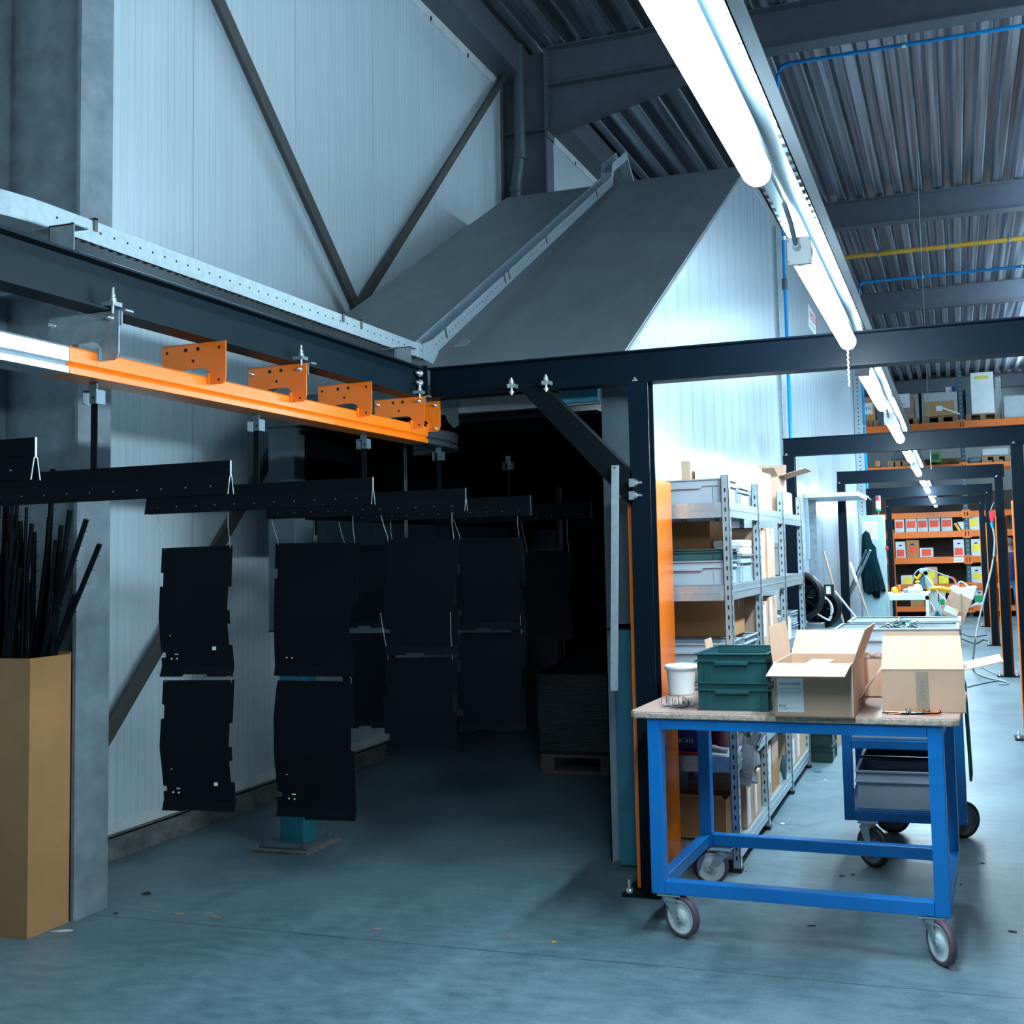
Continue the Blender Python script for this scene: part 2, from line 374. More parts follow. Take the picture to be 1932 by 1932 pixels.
# ================================================================== COOLING BOOTH
BX, BL = -1.70, -4.10
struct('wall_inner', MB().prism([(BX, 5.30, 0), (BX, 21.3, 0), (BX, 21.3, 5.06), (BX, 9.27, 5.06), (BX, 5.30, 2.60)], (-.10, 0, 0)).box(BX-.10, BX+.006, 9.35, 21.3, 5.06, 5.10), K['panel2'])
def hz(Y): return 2.55+.62*(Y-5.2)
b = thing('cooling_booth', 'large booth with sloping grey sheet hood and dark inside behind the portal frame', 'booth', (-2.9, 7.3, 0)); b['kind'] = 'thing'
Y0, Y1 = 5.18, 9.35
mb = MB().prism([(-3.82, Y0, hz(Y0)), (BX+.01, Y0, hz(Y0)), (BX+.01, Y1, hz(Y1)), (BL, Y1, hz(Y1)), (BL, 6.2, hz(6.2)), (-3.82, 5.95, hz(5.95))], (0, -.02, .03))
hood = mb.build('hood', K['hood'], b)
mb = MB().box(BL, BX, Y1, 19.3, 5.08, 5.14)
mb.build('flat_roof', K['hood'], b)
def strip(x, w, mat_='hood', n=0, dz=.033, ys=None):
    Y0 = ys or 5.18
    mb = MB().prism([(x, Y0, hz(Y0)+dz-.01), (x+w, Y0, hz(Y0)+dz-.01), (x+w, Y1, hz(Y1)+dz-.01), (x, Y1, hz(Y1)+dz-.01)], (0, -.003, .005))
    for i in range(n):
        y = Y0+.25+i*(Y1-Y0-.3)/n
        mb.lathe([(.015, 0), (.013, .008), (0, .012)], (x+w/2, y, hz(y)+dz-.004), (0, -.527, .85), 8, 1)
    return mb.build('edge_flange', [K[mat_], K['galv2']], b)
strip(BX-.075, .085, n=22); strip(BL, .07, n=14, ys=6.22)
mb = MB()
for dx in (1.0,): mb.prism([(-3.81, 5.9, hz(5.9)+.031), (BX, 5.75, hz(5.75)+.031), (BX, 5.754, hz(5.754)+.033), (-3.81, 5.904, hz(5.904)+.033)], (0, -.001, .002))
mb.build('sheet_seam', K['slate'], b)
MB().box(-3.82, -1.76, 5.16, 5.20, 2.40, 2.56).build('header', K['hood'], b)
MB().box(-1.99, -1.76, 5.13, 5.16, 2.41, 2.50).build('header_plate', K['teal'], b)
MB().prism([(-3.84, 5.2, 2.38), (-3.84, 5.2, hz(5.2)), (-3.84, 6.1, hz(6.1)), (-3.84, 6.1, 2.38)], (.02, 0, 0)).prism([(-4.09, 6.2, 2.0), (-4.09, 6.2, hz(6.2)), (-4.09, Y1, hz(Y1)), (-4.09, Y1, 2.0)], (.02, 0, 0)).build('light_block_sheet', K['hood'], b)  # side sheets added to keep light out of the booth
# black sheets standing in for the unlit inside of the booth
MB().box(-3.82, BX-.11, 5.25, 9.3, 2.36, 2.38).build('unlit_ceiling_sheet', K['blackin'], b)
MB().box(-3.66, -3.64, 5.30, 9.3, 1.86, 2.36).build('unlit_side_sheet', K['blackin'], b)
MB().box(BL+.02, -2.75, 10.6, 10.62, 0, 2.38).build('unlit_rear_sheet', K['blackin'], b)
MB().box(-2.75, BX-.11, 10.6, 10.62, 1.45, 2.38).build('unlit_rear_sheet', K['blackin'], b)
MB().box(BL-.02, BX-.11, 9.3, 10.62, 2.36, 2.38).build('unlit_ceiling_sheet', K['blackin'], b)
MB().box(-1.815, -1.805, 5.32, 10.6, 0, 2.36).build('unlit_side_sheet', K['blackin'], b)
for px_ in (592, 763):
    p = at(px_, 900, 'Y', 5.9)
    MB().box(p.x-.003, p.x+.003, 5.9, 5.93, 1.75, 2.36).build('edge_strip', K['galvd'], b)
for (x0, x1, u0, u1) in ((-1.765, -1.590, -1.725, -1.625), (-3.825, -3.648, -3.755, -3.60)):
    MB().box(x0, x1, 5.20, 5.38, 1.22, 2.5).build('boxed_post_cover', K['slate'], b, bev=.003)
    MB().box(x0, x1, 5.195, 5.20, 1.215, 1.225).build('cover_edge', K['hole'], b)
    MB().box(u0, u1, 5.18+.02, 5.33, .02, 1.25).build('post', K['teal'], b, bev=.004)
mb = MB().box(-3.86, -3.50, 5.08, 5.42, 0, .018, 1).box(-3.83, -3.53, 5.11, 5.40, .018, .030)
for x, y in ((-3.81, 5.13), (-3.55, 5.13), (-3.81, 5.38), (-3.55, 5.38)): mb.cyl((x, y, .03), (x, y, .06), .012, 8)
mb.build('base_plate', [K['slate'], K['concrete']], b)
MB().box(-1.78, -1.56, 5.12, 5.40, 0, .014).build('base_plate', K['slate'], b)
# stretch-wrapped pallet load in the dark
t = thing('wrapped_pallet_load', 'dark stretch-wrapped load on a pallet deep inside the booth', 'pallet load', (-2.5, 7.9, 0))
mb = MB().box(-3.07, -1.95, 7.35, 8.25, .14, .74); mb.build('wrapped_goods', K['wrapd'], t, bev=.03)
MB().prism([(-3.05, 7.4, .74), (-1.95, 7.4, .74), (-1.95, 7.4, 1.02), (-2.6, 7.4, .98)], (0, .8, 0)).build('cover_sheet', K['blackin'], t)
mb = MB()
for y in (7.37, 7.78, 8.13): mb.box(-3.05, -1.97, y, y+.1, 0, .022).box(-3.05, -1.97, y, y+.1, .118, .14)
for x in (-3.05, -2.58, -2.08):
    for y in (7.37, 7.78, 8.13): mb.box(x, x+.11, y, y+.1, .022, .118)
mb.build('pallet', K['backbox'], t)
# ================================================================== PORTAL FRAMES
def hbeam_post(t, x0, Y, zt, name='post'):
    mb = MB().box(x0, x0+.10, Y, Y+.008, .014, zt).box(x0, x0+.10, Y+.092, Y+.10, .014, zt).box(x0+.046, x0+.054, Y+.008, Y+.092, .014, zt)
    return mb.build(name, K['black'], t)
def bolts(t, pts, ax=(0, 0, 1), r=.010, l=.03, name='bolts'):
    for p in pts: MB().lathe([(r*1.7, 0), (r*1.7, l*.35), (r*.8, l*.36), (r*.8, l), (0, l)], Vector(p), Vector(ax), 8).build('bolt', K['galv2'], t)
def guard(t, x0, Y, dp=.37):
    T_ = .004; mb = MB()
    a, c = x0-.033, x0+.098
    mb.box(a, a+T_, Y+.055, Y+dp, .015, 1.97).box(a, a+.034, Y+.051, Y+.055, .015, 1.97)
    mb.box(c, c+T_, Y+.10, Y+dp, .015, 1.97).box(a, c+T_, Y+dp, Y+dp+.004, .015, 1.97)
    return mb.build('orange_guard', K['orange'], t)
def portal(Y, xl, xr, lab, left=None, gl=True, gr=True):
    t = thing('portal_frame', lab, 'frame', ((xl+xr)/2, Y+.05, 0), group='black portal frames')
    mb = MB(); H(mb, (xl, Y+.05, 2.52), (xr, Y+.05, 2.52), .10, .16, (0, 0, 1)); mb.build('beam', K['black'], t)
    for x0, g in ((left if left is not None else xl, gl), (xr-.12, gr)):
        if x0 is None: continue
        hbeam_post(t, x0, Y, 2.44)
        mb = MB().box(x0-.08, x0+.18, Y-.05, Y+.15, .0, .013); mb.build('base_plate', K['black'], t)
        bolts(t, [(x0-.05, Y-.02, .013), (x0+.15, Y-.02, .013)], r=.011, l=.06)
        bolts(t, [(x0+.03, Y+.02, 2.448)], r=.010, l=.02); bolts(t, [(x0+.03, Y+.02, 2.425)], (0, 0, -1), .010, .03)
        if g: guard(t, x0 if Y < 5 else x0+.024, Y if Y < 5 else Y-.03, .37 if Y < 5 else .16)
    return t
p1 = portal(4.84, -2.60, .72, 'nearest black portal frame carrying the conveyor, with a diagonal brace and orange guard', left=-1.505)
portal(9.25, -1.45, .58, 'second black portal frame, its right post at the right edge of the photo', gl=False)
portal(13.6, -1.45, .59, 'third black portal frame, behind the leaning brooms', gl=False)
portal(17.8, -1.43, .58, 'fourth black portal frame, just behind the pale control cabinet', gl=False)
portal(21.9, -1.36, .56, 'farthest black portal frame, in front of the archive box racking')
# diagonal brace of nearest portal
mb = MB(); a, c = at(1012, 738, 'Y', 4.84), at(1192, 925, 'Y', 4.84)
dd = (c-a).normalized(); nn = Vector((-dd.z, 0, dd.x))
mb.prism([a+Vector((-.075, 0, 0)), a+Vector((.055, 0, 0)), c+Vector((0, 0, .085)), c+Vector((0, 0, -.085))], (0, .006, 0))
mb.prism([a+Vector((.055, 0, .0)), c+Vector((0, 0, .085)), c+Vector((0, 0, .091)), a+Vector((.063, 0, .0))], (0, .09, 0))
mb.prism([a+Vector((-.08, 0, 0)), a+Vector((.10, 0, 0)), a+Vector((.10, 0, .006)), a+Vector((-.08, 0, .006))], (0, .09, 0))
mb.build('diagonal_brace', K['black2'], p1)
for (x_, y_) in ((965, 730), (1030, 724)):
    mb = MB(); p = at(x_, y_, 'Y', 4.825); mb.box(p.x-.018, p.x+.022, 4.81, 4.86, p.z-.006, p.z+.014); mb.cyl((p.x, 4.825, p.z-.04), (p.x, 4.825, p.z+.045), .006, 8); mb.lathe([(.013, -.005), (.013, .012)], (p.x, 4.825, p.z+.022), n=6); mb.lathe([(.013, -.006), (.013, .006)], (p.x, 4.825, p.z-.028), n=6); mb.build('beam_clamp', K['galv2'], p1)
for (x_, y_) in ((1198, 911), (1198, 935)):
    mb = MB(); p = at(x_, y_, 'Y', 4.82); mb.box(p.x-.025, p.x-.002, 4.80, 4.84, p.z-.02, p.z+.02); mb.cyl((p.x-.03, 4.82, p.z), (p.x+.035, 4.82, p.z), .006, 8); mb.lathe([(.014, 0), (.014, .012)], (p.x, 4.82, p.z), (1, 0, 0), 6); mb.build('beam_clamp', K['galv2'], p1)
# galvanised strip hanging from that brace
a, c = at(1160, 878, 'Y', 4.80), at(1158, 1303, 'Y', 4.80)
mb = MB(); mb.bar(a, c, .032, .006, (0, 1, 0)); mb.bar(a+Vector((-.015, .008, 0)), c+Vector((-.015, .008, 0)), .003, .02, (0, 1, 0)); mb.bar(a+Vector((.015, .008, 0)), c+Vector((.015, .008, 0)), .003, .02, (0, 1, 0))
mb.lathe([(.005, 0), (.005, .002)], a+Vector((0, -.004, -.012)), (0, -1, 0), 8, 1)
tag(mb.build('metal_strip', [K['galv'], K['hole']]), 'galvanised metal strip hanging from the diagonal brace of the nearest portal', 'strip')
# conveyor runway beam along the hall
t = thing('runway_beam', 'black runway beam running away from the camera above the orange rail', 'beam', (-2.65, 2, 2.44)); t['kind'] = 'thing'
mb = MB(); H(mb, (-2.65, -2.5, 2.52), (-2.65, 4.83, 2.52), .10, .16, (0, 0, 1)); mb.build('beam', K['runway'], t)
MB().box(-2.71, -2.59, 4.825, 4.838, 2.43, 2.61).build('end_plate', K['black'], t)
bolts(t, [(-2.625, 4.825, 2.47), (-2.625, 4.825, 2.52), (-2.625, 4.825, 2.57)], (0, -1, 0), .011, .04)
for y in (-2.4,):
    MB().box(-2.7, -2.6, y-.05, y+.05, .0, 2.44).build('post', K['black'], t)
# ================================================================== CONVEYOR RAIL
RP = [(-2.757, 2.250), (-2.757, 2.300), (-2.748, 2.307), (-2.649, 2.307), (-2.640, 2.300), (-2.640, 2.256), (-2.648, 2.250), (-2.654, 2.242), (-2.640, 2.240), (-2.640, 2.218), (-2.700, 2.216), (-2.757, 2.218)]
def rail(y0, y1, m, name, lab):
    return tag(MB().prism([(x, y0, z) for x, z in RP], (0, y1-y0, 0)).build(name, m, bev=.0015), lab, 'rail')
rail(-2.2, 2.598, K['galv'], 'conveyor_rail', 'bright galvanised length of overhead conveyor rail at the left edge')
rail(2.60, 4.93, K['orange'], 'conveyor_rail', 'orange length of overhead conveyor rail with five notched brackets')
# curved dark continuation
mb = MB(); cx_, cy_, R_ = -3.02, 5.19, .32
pts = [(PI*.5*i/12) for i in range(13)]
for i in range(12):
    q = []
    for (zz, rr) in ((2.218, 0), (2.307, 0)):
        for r_ in (R_-.058, R_+.058):
            pass
    def pt(a, r_, z): return (cx_+r_*math.cos(a), cy_+r_*math.sin(a), z)
    a, b_ = pts[i], pts[i+1]
    for z0, z1, w in ((2.25, 2.307, .058), (2.243, 2.25, .045), (2.218, 2.243, .058)):
        mb.hexa([pt(a, R_-w, z0), pt(a, R_+w, z0), pt(b_, R_+w, z0), pt(b_, R_-w, z0), pt(a, R_-w, z1), pt(a, R_+w, z1), pt(b_, R_+w, z1), pt(b_, R_-w, z1)])
mb.prism([(x, 4.935, z) for x, z in RP], (0, .26, 0))
tag(mb.build('conveyor_curve', K['trkdark']), 'dark grey conveyor track curving away just past the orange rail end', 'rail')
def bracket(Y, m, lab, zn=False, clamp=False, x0=-2.852):
    t = thing('rail_bracket', lab, 'bracket', (-2.70, Y, 2.28), group=None if zn else 'orange rail brackets')
    pr = [(x0, 2.438), (-2.567, 2.438), (-2.567, 2.300), (-2.572, 2.286), (-2.585, 2.277), (-2.636, 2.277), (-2.636, 2.318), (-2.650, 2.336), (-2.675, 2.343), (-2.762, 2.340), (-2.762, 2.320), (x0, 2.320)]
    mb = MB().prism([(x, Y, z) for x, z in pr], (0, .004, 0))
    mb.build('plate', m, t)
    MB().box(-2.642, -2.634, Y-.012, Y+.004, 2.277, 2.318).build('weld', m, t)
    mb = MB()
    for x, z, r in ((-2.83, 2.41, .006), (-2.745, 2.415, .008), (-2.69, 2.416, .008), (-2.595, 2.415, .006), (-2.712, 2.372, .006), (-2.597, 2.293, .005)):
        if x > x0: mb.lathe([(r, 0), (r, .0012)], (x, Y-.0002, z), (0, -1, 0), 8)
    mb.build('hole_row', K['hole'] if not zn else K['galvd'], t)
    if clamp:
        mb = MB().box(-2.62, -2.572, Y-.02, Y+.02, 2.452, 2.466)
        mb.cyl((-2.592, Y, 2.43), (-2.592, Y, 2.515), .0055, 8).lathe([(.012, 0), (.012, .012)], (-2.592, Y, 2.468), n=6).lathe([(.009, 0), (.009, .010)], (-2.592, Y, 2.483), n=6)
        for x, z in ((-2.83, 2.41), (-2.595, 2.415)): mb.lathe([(.010, 0), (.010, .004), (.006, .005), (.006, .02), (0, .02)], (x, Y, z), (0, -1, 0), 8)
        mb.build('clamp_bolt', K['galv2'], t)
        MB().prism([(-2.85, Y+.005, 2.44), (-2.56, Y+.005, 2.44), (-2.56, Y+.009, 2.44), (-2.85, Y+.009, 2.44)], (0, 0, -.05)).box(-2.56, -2.545, Y+.005, Y+.04, 2.436, 2.442).build('clip_angle', K['galvd'], t)
    return t
bracket(2.721, K['galvd'], 'grey zinc bracket joining the bright rail to the orange rail', True, True)
lb = ['orange notched bracket on the rail, second from the bright rail end', 'orange notched rail bracket with a zinc clamp bolt, mid rail', 'orange notched rail bracket without bolts, between the two bolted ones', 'orange bolted rail bracket just before the end plate of the orange rail']
for i, Y in enumerate((3.24, 3.744, 4.254, 4.755)): bracket(Y, K['orange'], lb[i], False, i in (1, 3))
t = bracket(4.927, K['orange'], 'small orange end bracket with two zinc bolts where the orange rail stops', x0=-2.70)
mb = MB()
for z in (2.415, 2.293): mb.lathe([(.011, 0), (.011, .004), (.006, .005), (.006, .018), (0, .018)], (-2.592, 4.926, z), (0, -1, 0), 8)
mb.build('bolts', K['galv2'], t)
p = at(845, 760, 'Y', 5.15)
mb = MB().prism([at(x, y, 'Y', 5.15) for x, y in ((818, 755), (862, 754), (866, 802), (856, 808), (846, 797), (840, 783), (820, 780))], (0, .005, 0))
tag(mb.build('rail_bracket', K['trkdark']), 'dark grey notched bracket over the curved conveyor track', 'bracket')
# ================================================================== HANGERS
def carrier(x, Y, lab, m='black2'):
    t = thing('hanging_carrier', lab, 'carrier', (x, Y, 1.825), group='black hanging carriers')
    W = .535; mb = MB()
    mb.box(-W, W, -.003, .003, .055, .106)
    for s_ in (-1, 1): mb.prism([(-W, s_*.003, .056), (-W, s_*.006, .056), (-W, s_*.015, 0), (-W, s_*.012, 0)], (2*W, 0, 0))
    mb.build('carrier_bar', K[m], t, world=False)
    mb = MB()
    for i in range(11):
        xx = -.47+i*.094
        mb.lathe([(.0032, 0), (.0028, .002), (0, .003)], (xx, -.0115, .026), (0, -1, .2), 6)
    mb.build('lit_hole_dots', K['dzinc'], t, world=False)  # grey dots stand in for light through the bar's holes
    mb = MB().box(W, W+.0015, -.003, .003, .055, .106)
    for s_ in (-1, 1): mb.prism([(W, s_*.003, .056), (W, s_*.006, .056), (W, s_*.015, 0), (W, s_*.012, 0)], (.0015, 0, 0))
    mb.build('bar_end_edge', K['galvd'], t, world=False)
    MB().prism([(-.0125, .003, .10), (.0125, .003, .10), (.0125, .003, .325), (-.0125, .003, .325)], (0, .004, 0)).build('strap', K['black2'], t, world=False)
    mb = MB().box(-.028, .028, -.018, .022, .362, .365).box(-.028, -.0255, -.018, .022, .318, .362).box(.0255, .028, -.018, .022, .318, .362)
    mb.box(.002, .028, -.0185, -.016, .318, .362).lathe([(.005, 0), (.005, .002)], (.018, -.0185, .337), (0, -1, 0), 6, 1)
    mb.build('clevis', [K['dzinc'], K['hole']], t, world=False)
    MB().box(-.016, .016, -.002, .002, .36, .405).build('trolley_tab', K['dzinc'], t, world=False)
    return t
xd = at(828, 900, 'Y', 5.12).x
carriers = [(-2.70, 2.03, 'nearest black hanging carrier bar, only its end showing at the left edge'), (-2.70, 2.755, 'long black hanging carrier bar in front of the bundle of rods'), (-2.70, 3.59, 'black hanging carrier bar holding the two nearest black plates'), (-2.70, 4.395, 'black hanging carrier bar just before the booth opening'), (xd, 5.12, 'dim black hanging carrier bar inside the booth opening')]
for c_ in carriers: carrier(*c_)
# ---- hanging black plates, each its own cut-out sheet
def q5(pts): return [(250+x*.2588, 950+y*.2588) for x, y in pts]
def q6(pts): return [(x*.3623, 1280+y*.3623) for x, y in pts]
def plate(pts, Y, lab, hooks=True, zt=None, dots=(), m='black2', fold=True):
    P3 = [at(x, y, 'Y', Y) for x, y in pts]
    t = thing('hanging_plate', lab, 'plate', (P3[0].x, Y, min(p.z for p in P3)), group='black cut-out plates')
    # gentle curl: shift depth with height by slicing in bands
    sheet = MB().prism(P3, (0, .0025, 0)).build('sheet', K[m], t)
    xs = [p.x for p in P3]; zs = [p.z for p in P3]; x0, x1, z0, z1 = min(xs), max(xs), min(zs), max(zs)
    bm = bmesh.new(); bm.from_mesh(sheet.data); zo = WLOC[t.name].z; hh = z1-z0
    for zf in (z0+.08*hh, z0+.45*hh): bmesh.ops.bisect_plane(bm, geom=bm.verts[:]+bm.edges[:]+bm.faces[:], plane_co=(0, 0, zf-zo), plane_no=(0, 0, 1))
    for v_ in bm.verts:
        u_ = (v_.co.z+zo-z0)/hh; v_.co.y += (.013*(u_-.45)/.55 if u_ > .45 else (.008*(.45-u_)/.37 if u_ > .08 else .008-.014*(.08-u_)/.08))
    bm.to_mesh(sheet.data); bm.free()
    if False:
        MB().prism([(x0+.02, Y-.001, z0+.004), (x1-.015, Y-.001, z0+.004), (x1-.015, Y-.014, z0+.03), (x0+.02, Y-.014, z0+.03)], (0, .0015, 0)).build('folded_lip', K[m], t)
    if hooks:
        zt = zt or 1.835
        for xx, dx in ((x0+.022, -.03), (x1-.022, .0)):
            mb = MB(); mb.tube([(xx+dx, Y-.004, zt), (xx+dx*.4, Y-.004, zt-.5*(zt-z1)), (xx, Y+.009, z1+.012), (xx+.002, Y+.005, z1-.008), (xx-.004, Y+.019, z1-.012)], .0016, 5); mb.build('wire_hook', K['galvd'], t)
    if dots:
        mb = MB()
        for x, y, w, h in dots:
            p = at(x, y, 'Y', Y-.001); s_ = Y/1975; mb.box(p.x-w*s_/2, p.x+w*s_/2, Y+.002, Y+.0085, p.z-h*s_/2, p.z+h*s_/2)
        mb.build('lit_hole_patches', K['flash'], t)  # white patches imitate the lit wall showing through small holes
    return t
UL = q5([(198, 325), (712, 305), (712, 605), (690, 607), (685, 775), (705, 778), (710, 875), (688, 878), (697, 1030), (722, 1035), (735, 1262), (700, 1255), (685, 1262), (548, 1262), (545, 1245), (375, 1245), (365, 1262), (205, 1262), (203, 1127), (235, 1123), (233, 1087), (203, 1087), (197, 1000), (190, 830), (192, 607), (215, 605), (215, 508), (196, 505)])
LL = q6([(838, 12), (1208, 10), (1205, 233), (1190, 235), (1187, 355), (1205, 358), (1207, 428), (1190, 432), (1197, 540), (1217, 545), (1222, 697), (970, 683), (965, 690), (848, 685), (845, 590), (865, 585), (863, 562), (845, 560), (838, 450), (830, 350), (832, 213), (848, 210), (848, 140), (835, 135)])
UR = q5([(1030, 290), (1640, 285), (1640, 752), (1592, 754), (1590, 865), (1575, 868), (1582, 1030), (1607, 1035), (1617, 1258), (1500, 1262), (1035, 1255), (1030, 1120), (1027, 860), (1030, 547), (1050, 545), (1050, 475), (1030, 473)])
LR = q6([(1438, 12), (1838, 18), (1838, 252), (1822, 255), (1825, 376), (1840, 380), (1852, 742), (1592, 735), (1585, 722), (1443, 718), (1437, 620), (1465, 615), (1463, 592), (1440, 590), (1425, 370), (1420, 200), (1430, 60)])
D1 = [(319.8, 1199.5, 2.5, 2.5), (331.5, 1234.5, 8, 2), (322, 1243, 2.5, 3), (332, 1243, 2.5, 3), (402.5, 1223.5, 9, 8)]
plate(UL, 3.595, 'upper of the two nearest black plates hanging on wires by the pale wall', dots=D1)
zb = at(350, 1277, 'Y', 3.595).z
plate(LL, 3.60, 'lower of the two nearest black plates, wired below the first', zt=zb+.02, dots=[(322.5, 1451.5, 3, 2.5), (335, 1488, 8, 2), (325, 1495, 2.5, 3), (335.5, 1496, 2.5, 3), (406, 1480, 9, 7)])
plate(UR, 4.40, 'upper black plate hanging in front of the teal post with concrete footing', dots=[(540, 1241, 2.5, 2.5), (550, 1241.5, 2.5, 2.5)])
zb = at(600, 1277, 'Y', 4.40).z
plate(LR, 4.405, 'lower black plate hanging just above the teal post footing', zt=zb+.02, dots=[(540.5, 1461.5, 3, 2), (553, 1499, 8, 2), (544, 1507, 2.5, 3), (554.5, 1508, 2.5, 3)])
def rect(x0, y0, x1, y1, k=0):
    w = x1-x0
    return [(x0, y0), (x1, y0-1), (x1, y0+(y1-y0)*.35), (x1-6, y0+(y1-y0)*.35), (x1-6, y0+(y1-y0)*.55), (x1, y0+(y1-y0)*.55), (x1+2, y1-2), (x0+w*.55, y1), (x0+w*.55, y1-4), (x0+w*.3, y1-4), (x0+w*.3, y1), (x0+2, y1), (x0+2, y1-(y1-y0)*.15), (x0+9, y1-(y1-y0)*.15), (x0+9, y1-(y1-y0)*.22), (x0, y1-(y1-y0)*.22), (x0-2, y0+(y1-y0)*.4), (x0+4, y0+(y1-y0)*.4), (x0+4, y0+(y1-y0)*.28), (x0, y0+(y1-y0)*.28)]
plate(rect(725, 1018, 862, 1236), 4.42, 'upper black plate just right of the teal post, at the dark booth opening', zt=1.83)
plate(rect(725, 1242, 860, 1425), 4.425, 'lower black plate just right of the teal post, at the dark booth opening', zt=1.36)
plate(rect(645, 1030, 745, 1185), 5.12, 'small upper black plate seen between the two front stacks', zt=1.83)
plate(rect(648, 1195, 745, 1374), 5.125, 'small lower black plate seen between the two front stacks', zt=1.33)
plate(rect(862, 1015, 985, 1189), 5.13, 'upper black plate deep in the booth below the dim carrier', zt=1.83)
plate(rect(864, 1194, 990, 1380), 5.135, 'lower black plate deep in the booth below the dim carrier', zt=1.3)
plate(rect(990, 1040, 1078, 1208), 5.9, 'single black plate deepest in the booth beside the grey post', zt=1.83)
carrier(at(960, 940, 'Y', 5.9).x, 5.9, 'faintest black hanging carrier bar, deepest inside the booth')
# ================================================================== CABLE TRAY on hood and runway
t = thing('cable_tray', 'galvanised perforated cable tray above the black runway beam, turning up the hood', 'cable tray', (-2.8, 4, 2.70))
def U(mb, a, b_, w, h, up, side, th=.003):
    a, b_, up, side = map(Vector, (a, b_, up, side)); up = up.normalized(); side = side.normalized(); d = (b_-a)
    o = Vector((0, 0, 0))
    mb.prism([a, a+side*w, a+side*w+up*th, a+up*th], d)
    mb.prism([a, a+side*th, a+side*th+up*h, a+up*h], d); mb.prism([a+side*(w-th), a+side*w, a+side*w+up*h, a+side*(w-th)+up*h], d)
mb = MB(); U(mb, (-2.855, 2.62, 2.70), (-2.855, 5.13, 2.70), .105, .08, (0, 0, 1), (1, 0, 0))
for i in range(41): mb.lathe([(.0042, 0), (.0042, .0012)], (-2.7498, 2.65+i*.0605, 2.745), (1, 0, 0), 6, 1)
for i in range(62): mb.box(-2.765, -2.7495, 2.64+i*.04, 2.655+i*.04, 2.698, 2.702, 1)
mb.build('straight_tray', [K['galv'], K['hole']], t)
mb = MB(); c0 = Vector((-3.35, 2.62, 2.70)); Rr = .6
for i in range(8):
    a, b_ = -i*.11, -(i+1)*.11
    for r0, r1, z0, z1 in ((Rr-.105, Rr, 0, .003), (Rr-.003, Rr, 0, .08), (Rr-.105, Rr-.102, 0, .08)):
        P_ = []
        for z in (z0, z1):
            for (an, r_) in ((a, r0), (a, r1), (b_, r1), (b_, r0)): P_.append(c0+Vector((r_*math.cos(an), r_*math.sin(an), z)))
        mb.hexa(P_)
mb.build('bend', K['galv'], t)
A_, B_ = Vector((-2.80, 5.16, 2.715)), Vector((-2.96, 9.05, 5.03)); dv = (B_-A_).normalized(); sd = Vector((1, .04, 0)).normalized(); upv = sd.cross(dv)
mb = MB(); U(mb, A_-sd*.05, B_-sd*.05, .105, .08, upv, sd)
for i in range(84):
    mb.lathe([(.0042, 0), (.0042, .0012)], A_+sd*.0552+dv*(.06+i*.052)+upv*.045, sd, 6, 1)
mb.build('sloping_tray', [K['galv'], K['hole']], t)
C_ = B_+dv*.10+upv*.10; E_ = C_+dv*.62
mb = MB(); U(mb, B_-sd*.05, C_-sd*.05, .105, .08, upv, sd); U(mb, C_-sd*.05, E_-sd*.05, .105, .08, upv, sd); U(mb, E_-sd*.05, E_-sd*.05+Vector((.0, .3, -.28)), .105, .08, upv, sd)
mb.build('top_tray', K['galv'], t)
mb = MB().box(-2.862, -2.742, 5.03, 5.05, 2.70, 2.785)
mb.prism([(-2.748, 5.08, 2.70), (-2.748, 5.19, 2.69), (-2.748, 5.26, 2.77), (-2.748, 5.20, 2.83), (-2.748, 5.08, 2.785)], (.004, 0, 0))
mb.build('knee_plate', K['galv'], t)
for y in (2.60, 4.74):
    mb = MB().box(-2.73, -2.63, y, y+.003, 2.605, 2.70).box(-2.73, -2.727, y, y+.06, 2.605, 2.70).box(-2.73, -2.63, y-.06, y+.003, 2.604, 2.607).box(-2.80, -2.63, y, y+.06, 2.694, 2.698)
    mb.build('support_bracket', K['galvd'], t)
mb = MB()
for y in (2.80, 4.30, 4.46): mb.box(-2.749, -2.744, y, y+.014, 2.745, 2.79).box(-2.77, -2.744, y, y+.014, 2.784, 2.79)
for f_ in (.06, .30, .32, .52, .87): 
    c_ = A_+sd*.058+dv*(f_*4.5)+upv*.055; mb.obox(c_, dv*.007, sd*.003, upv*.03)
mb.build('spring_clip', K['brace'], t)
p = A_+dv*.42+Vector((.05, 0, -.06))
MB().prism([p+Vector((.0, -.02, -.02)), p+Vector((.0, .10, .055)), p+Vector((.05, .09, .03)), p+Vector((.05, .02, -.015))], (0, 0, .003)).build('foot_bracket', K['hood'], t)
# ================================================================== LIGHTS
t = thing('light_trunking', 'galvanised perforated trunking carrying the row of bright tube lamps', 'trunking', (-.42, 10, 2.6))
mb = MB()
for x in (-.478, -.361): mb.box(x, x+.003, -3, 25.5, 2.602, 2.70)
mb.box(-.478, -.358, -3, 25.5, 2.697, 2.70).box(-.478, -.463, -3, 25.5, 2.602, 2.605).box(-.373, -.358, -3, 25.5, 2.602, 2.605)
mb.build('channel', K['trunk'], t)
mb = MB()
for i in range(100):
    y = 1.2+i*.06; mb.box(-.474, -.466, y, y+.022, 2.600, 2.6055).box(-.370, -.362, y, y+.022, 2.600, 2.6055)
mb.build('slot_row', K['hole'], t)
MB().cyl((-.435, -3, 2.635), (-.435, 25, 2.635), .014, 8).build('conduit', K['galvd'], t)
ord_ = ['nearest', 'second', 'third', 'fourth', 'fifth', 'sixth', 'seventh', 'eighth', 'ninth', 'tenth', 'eleventh']
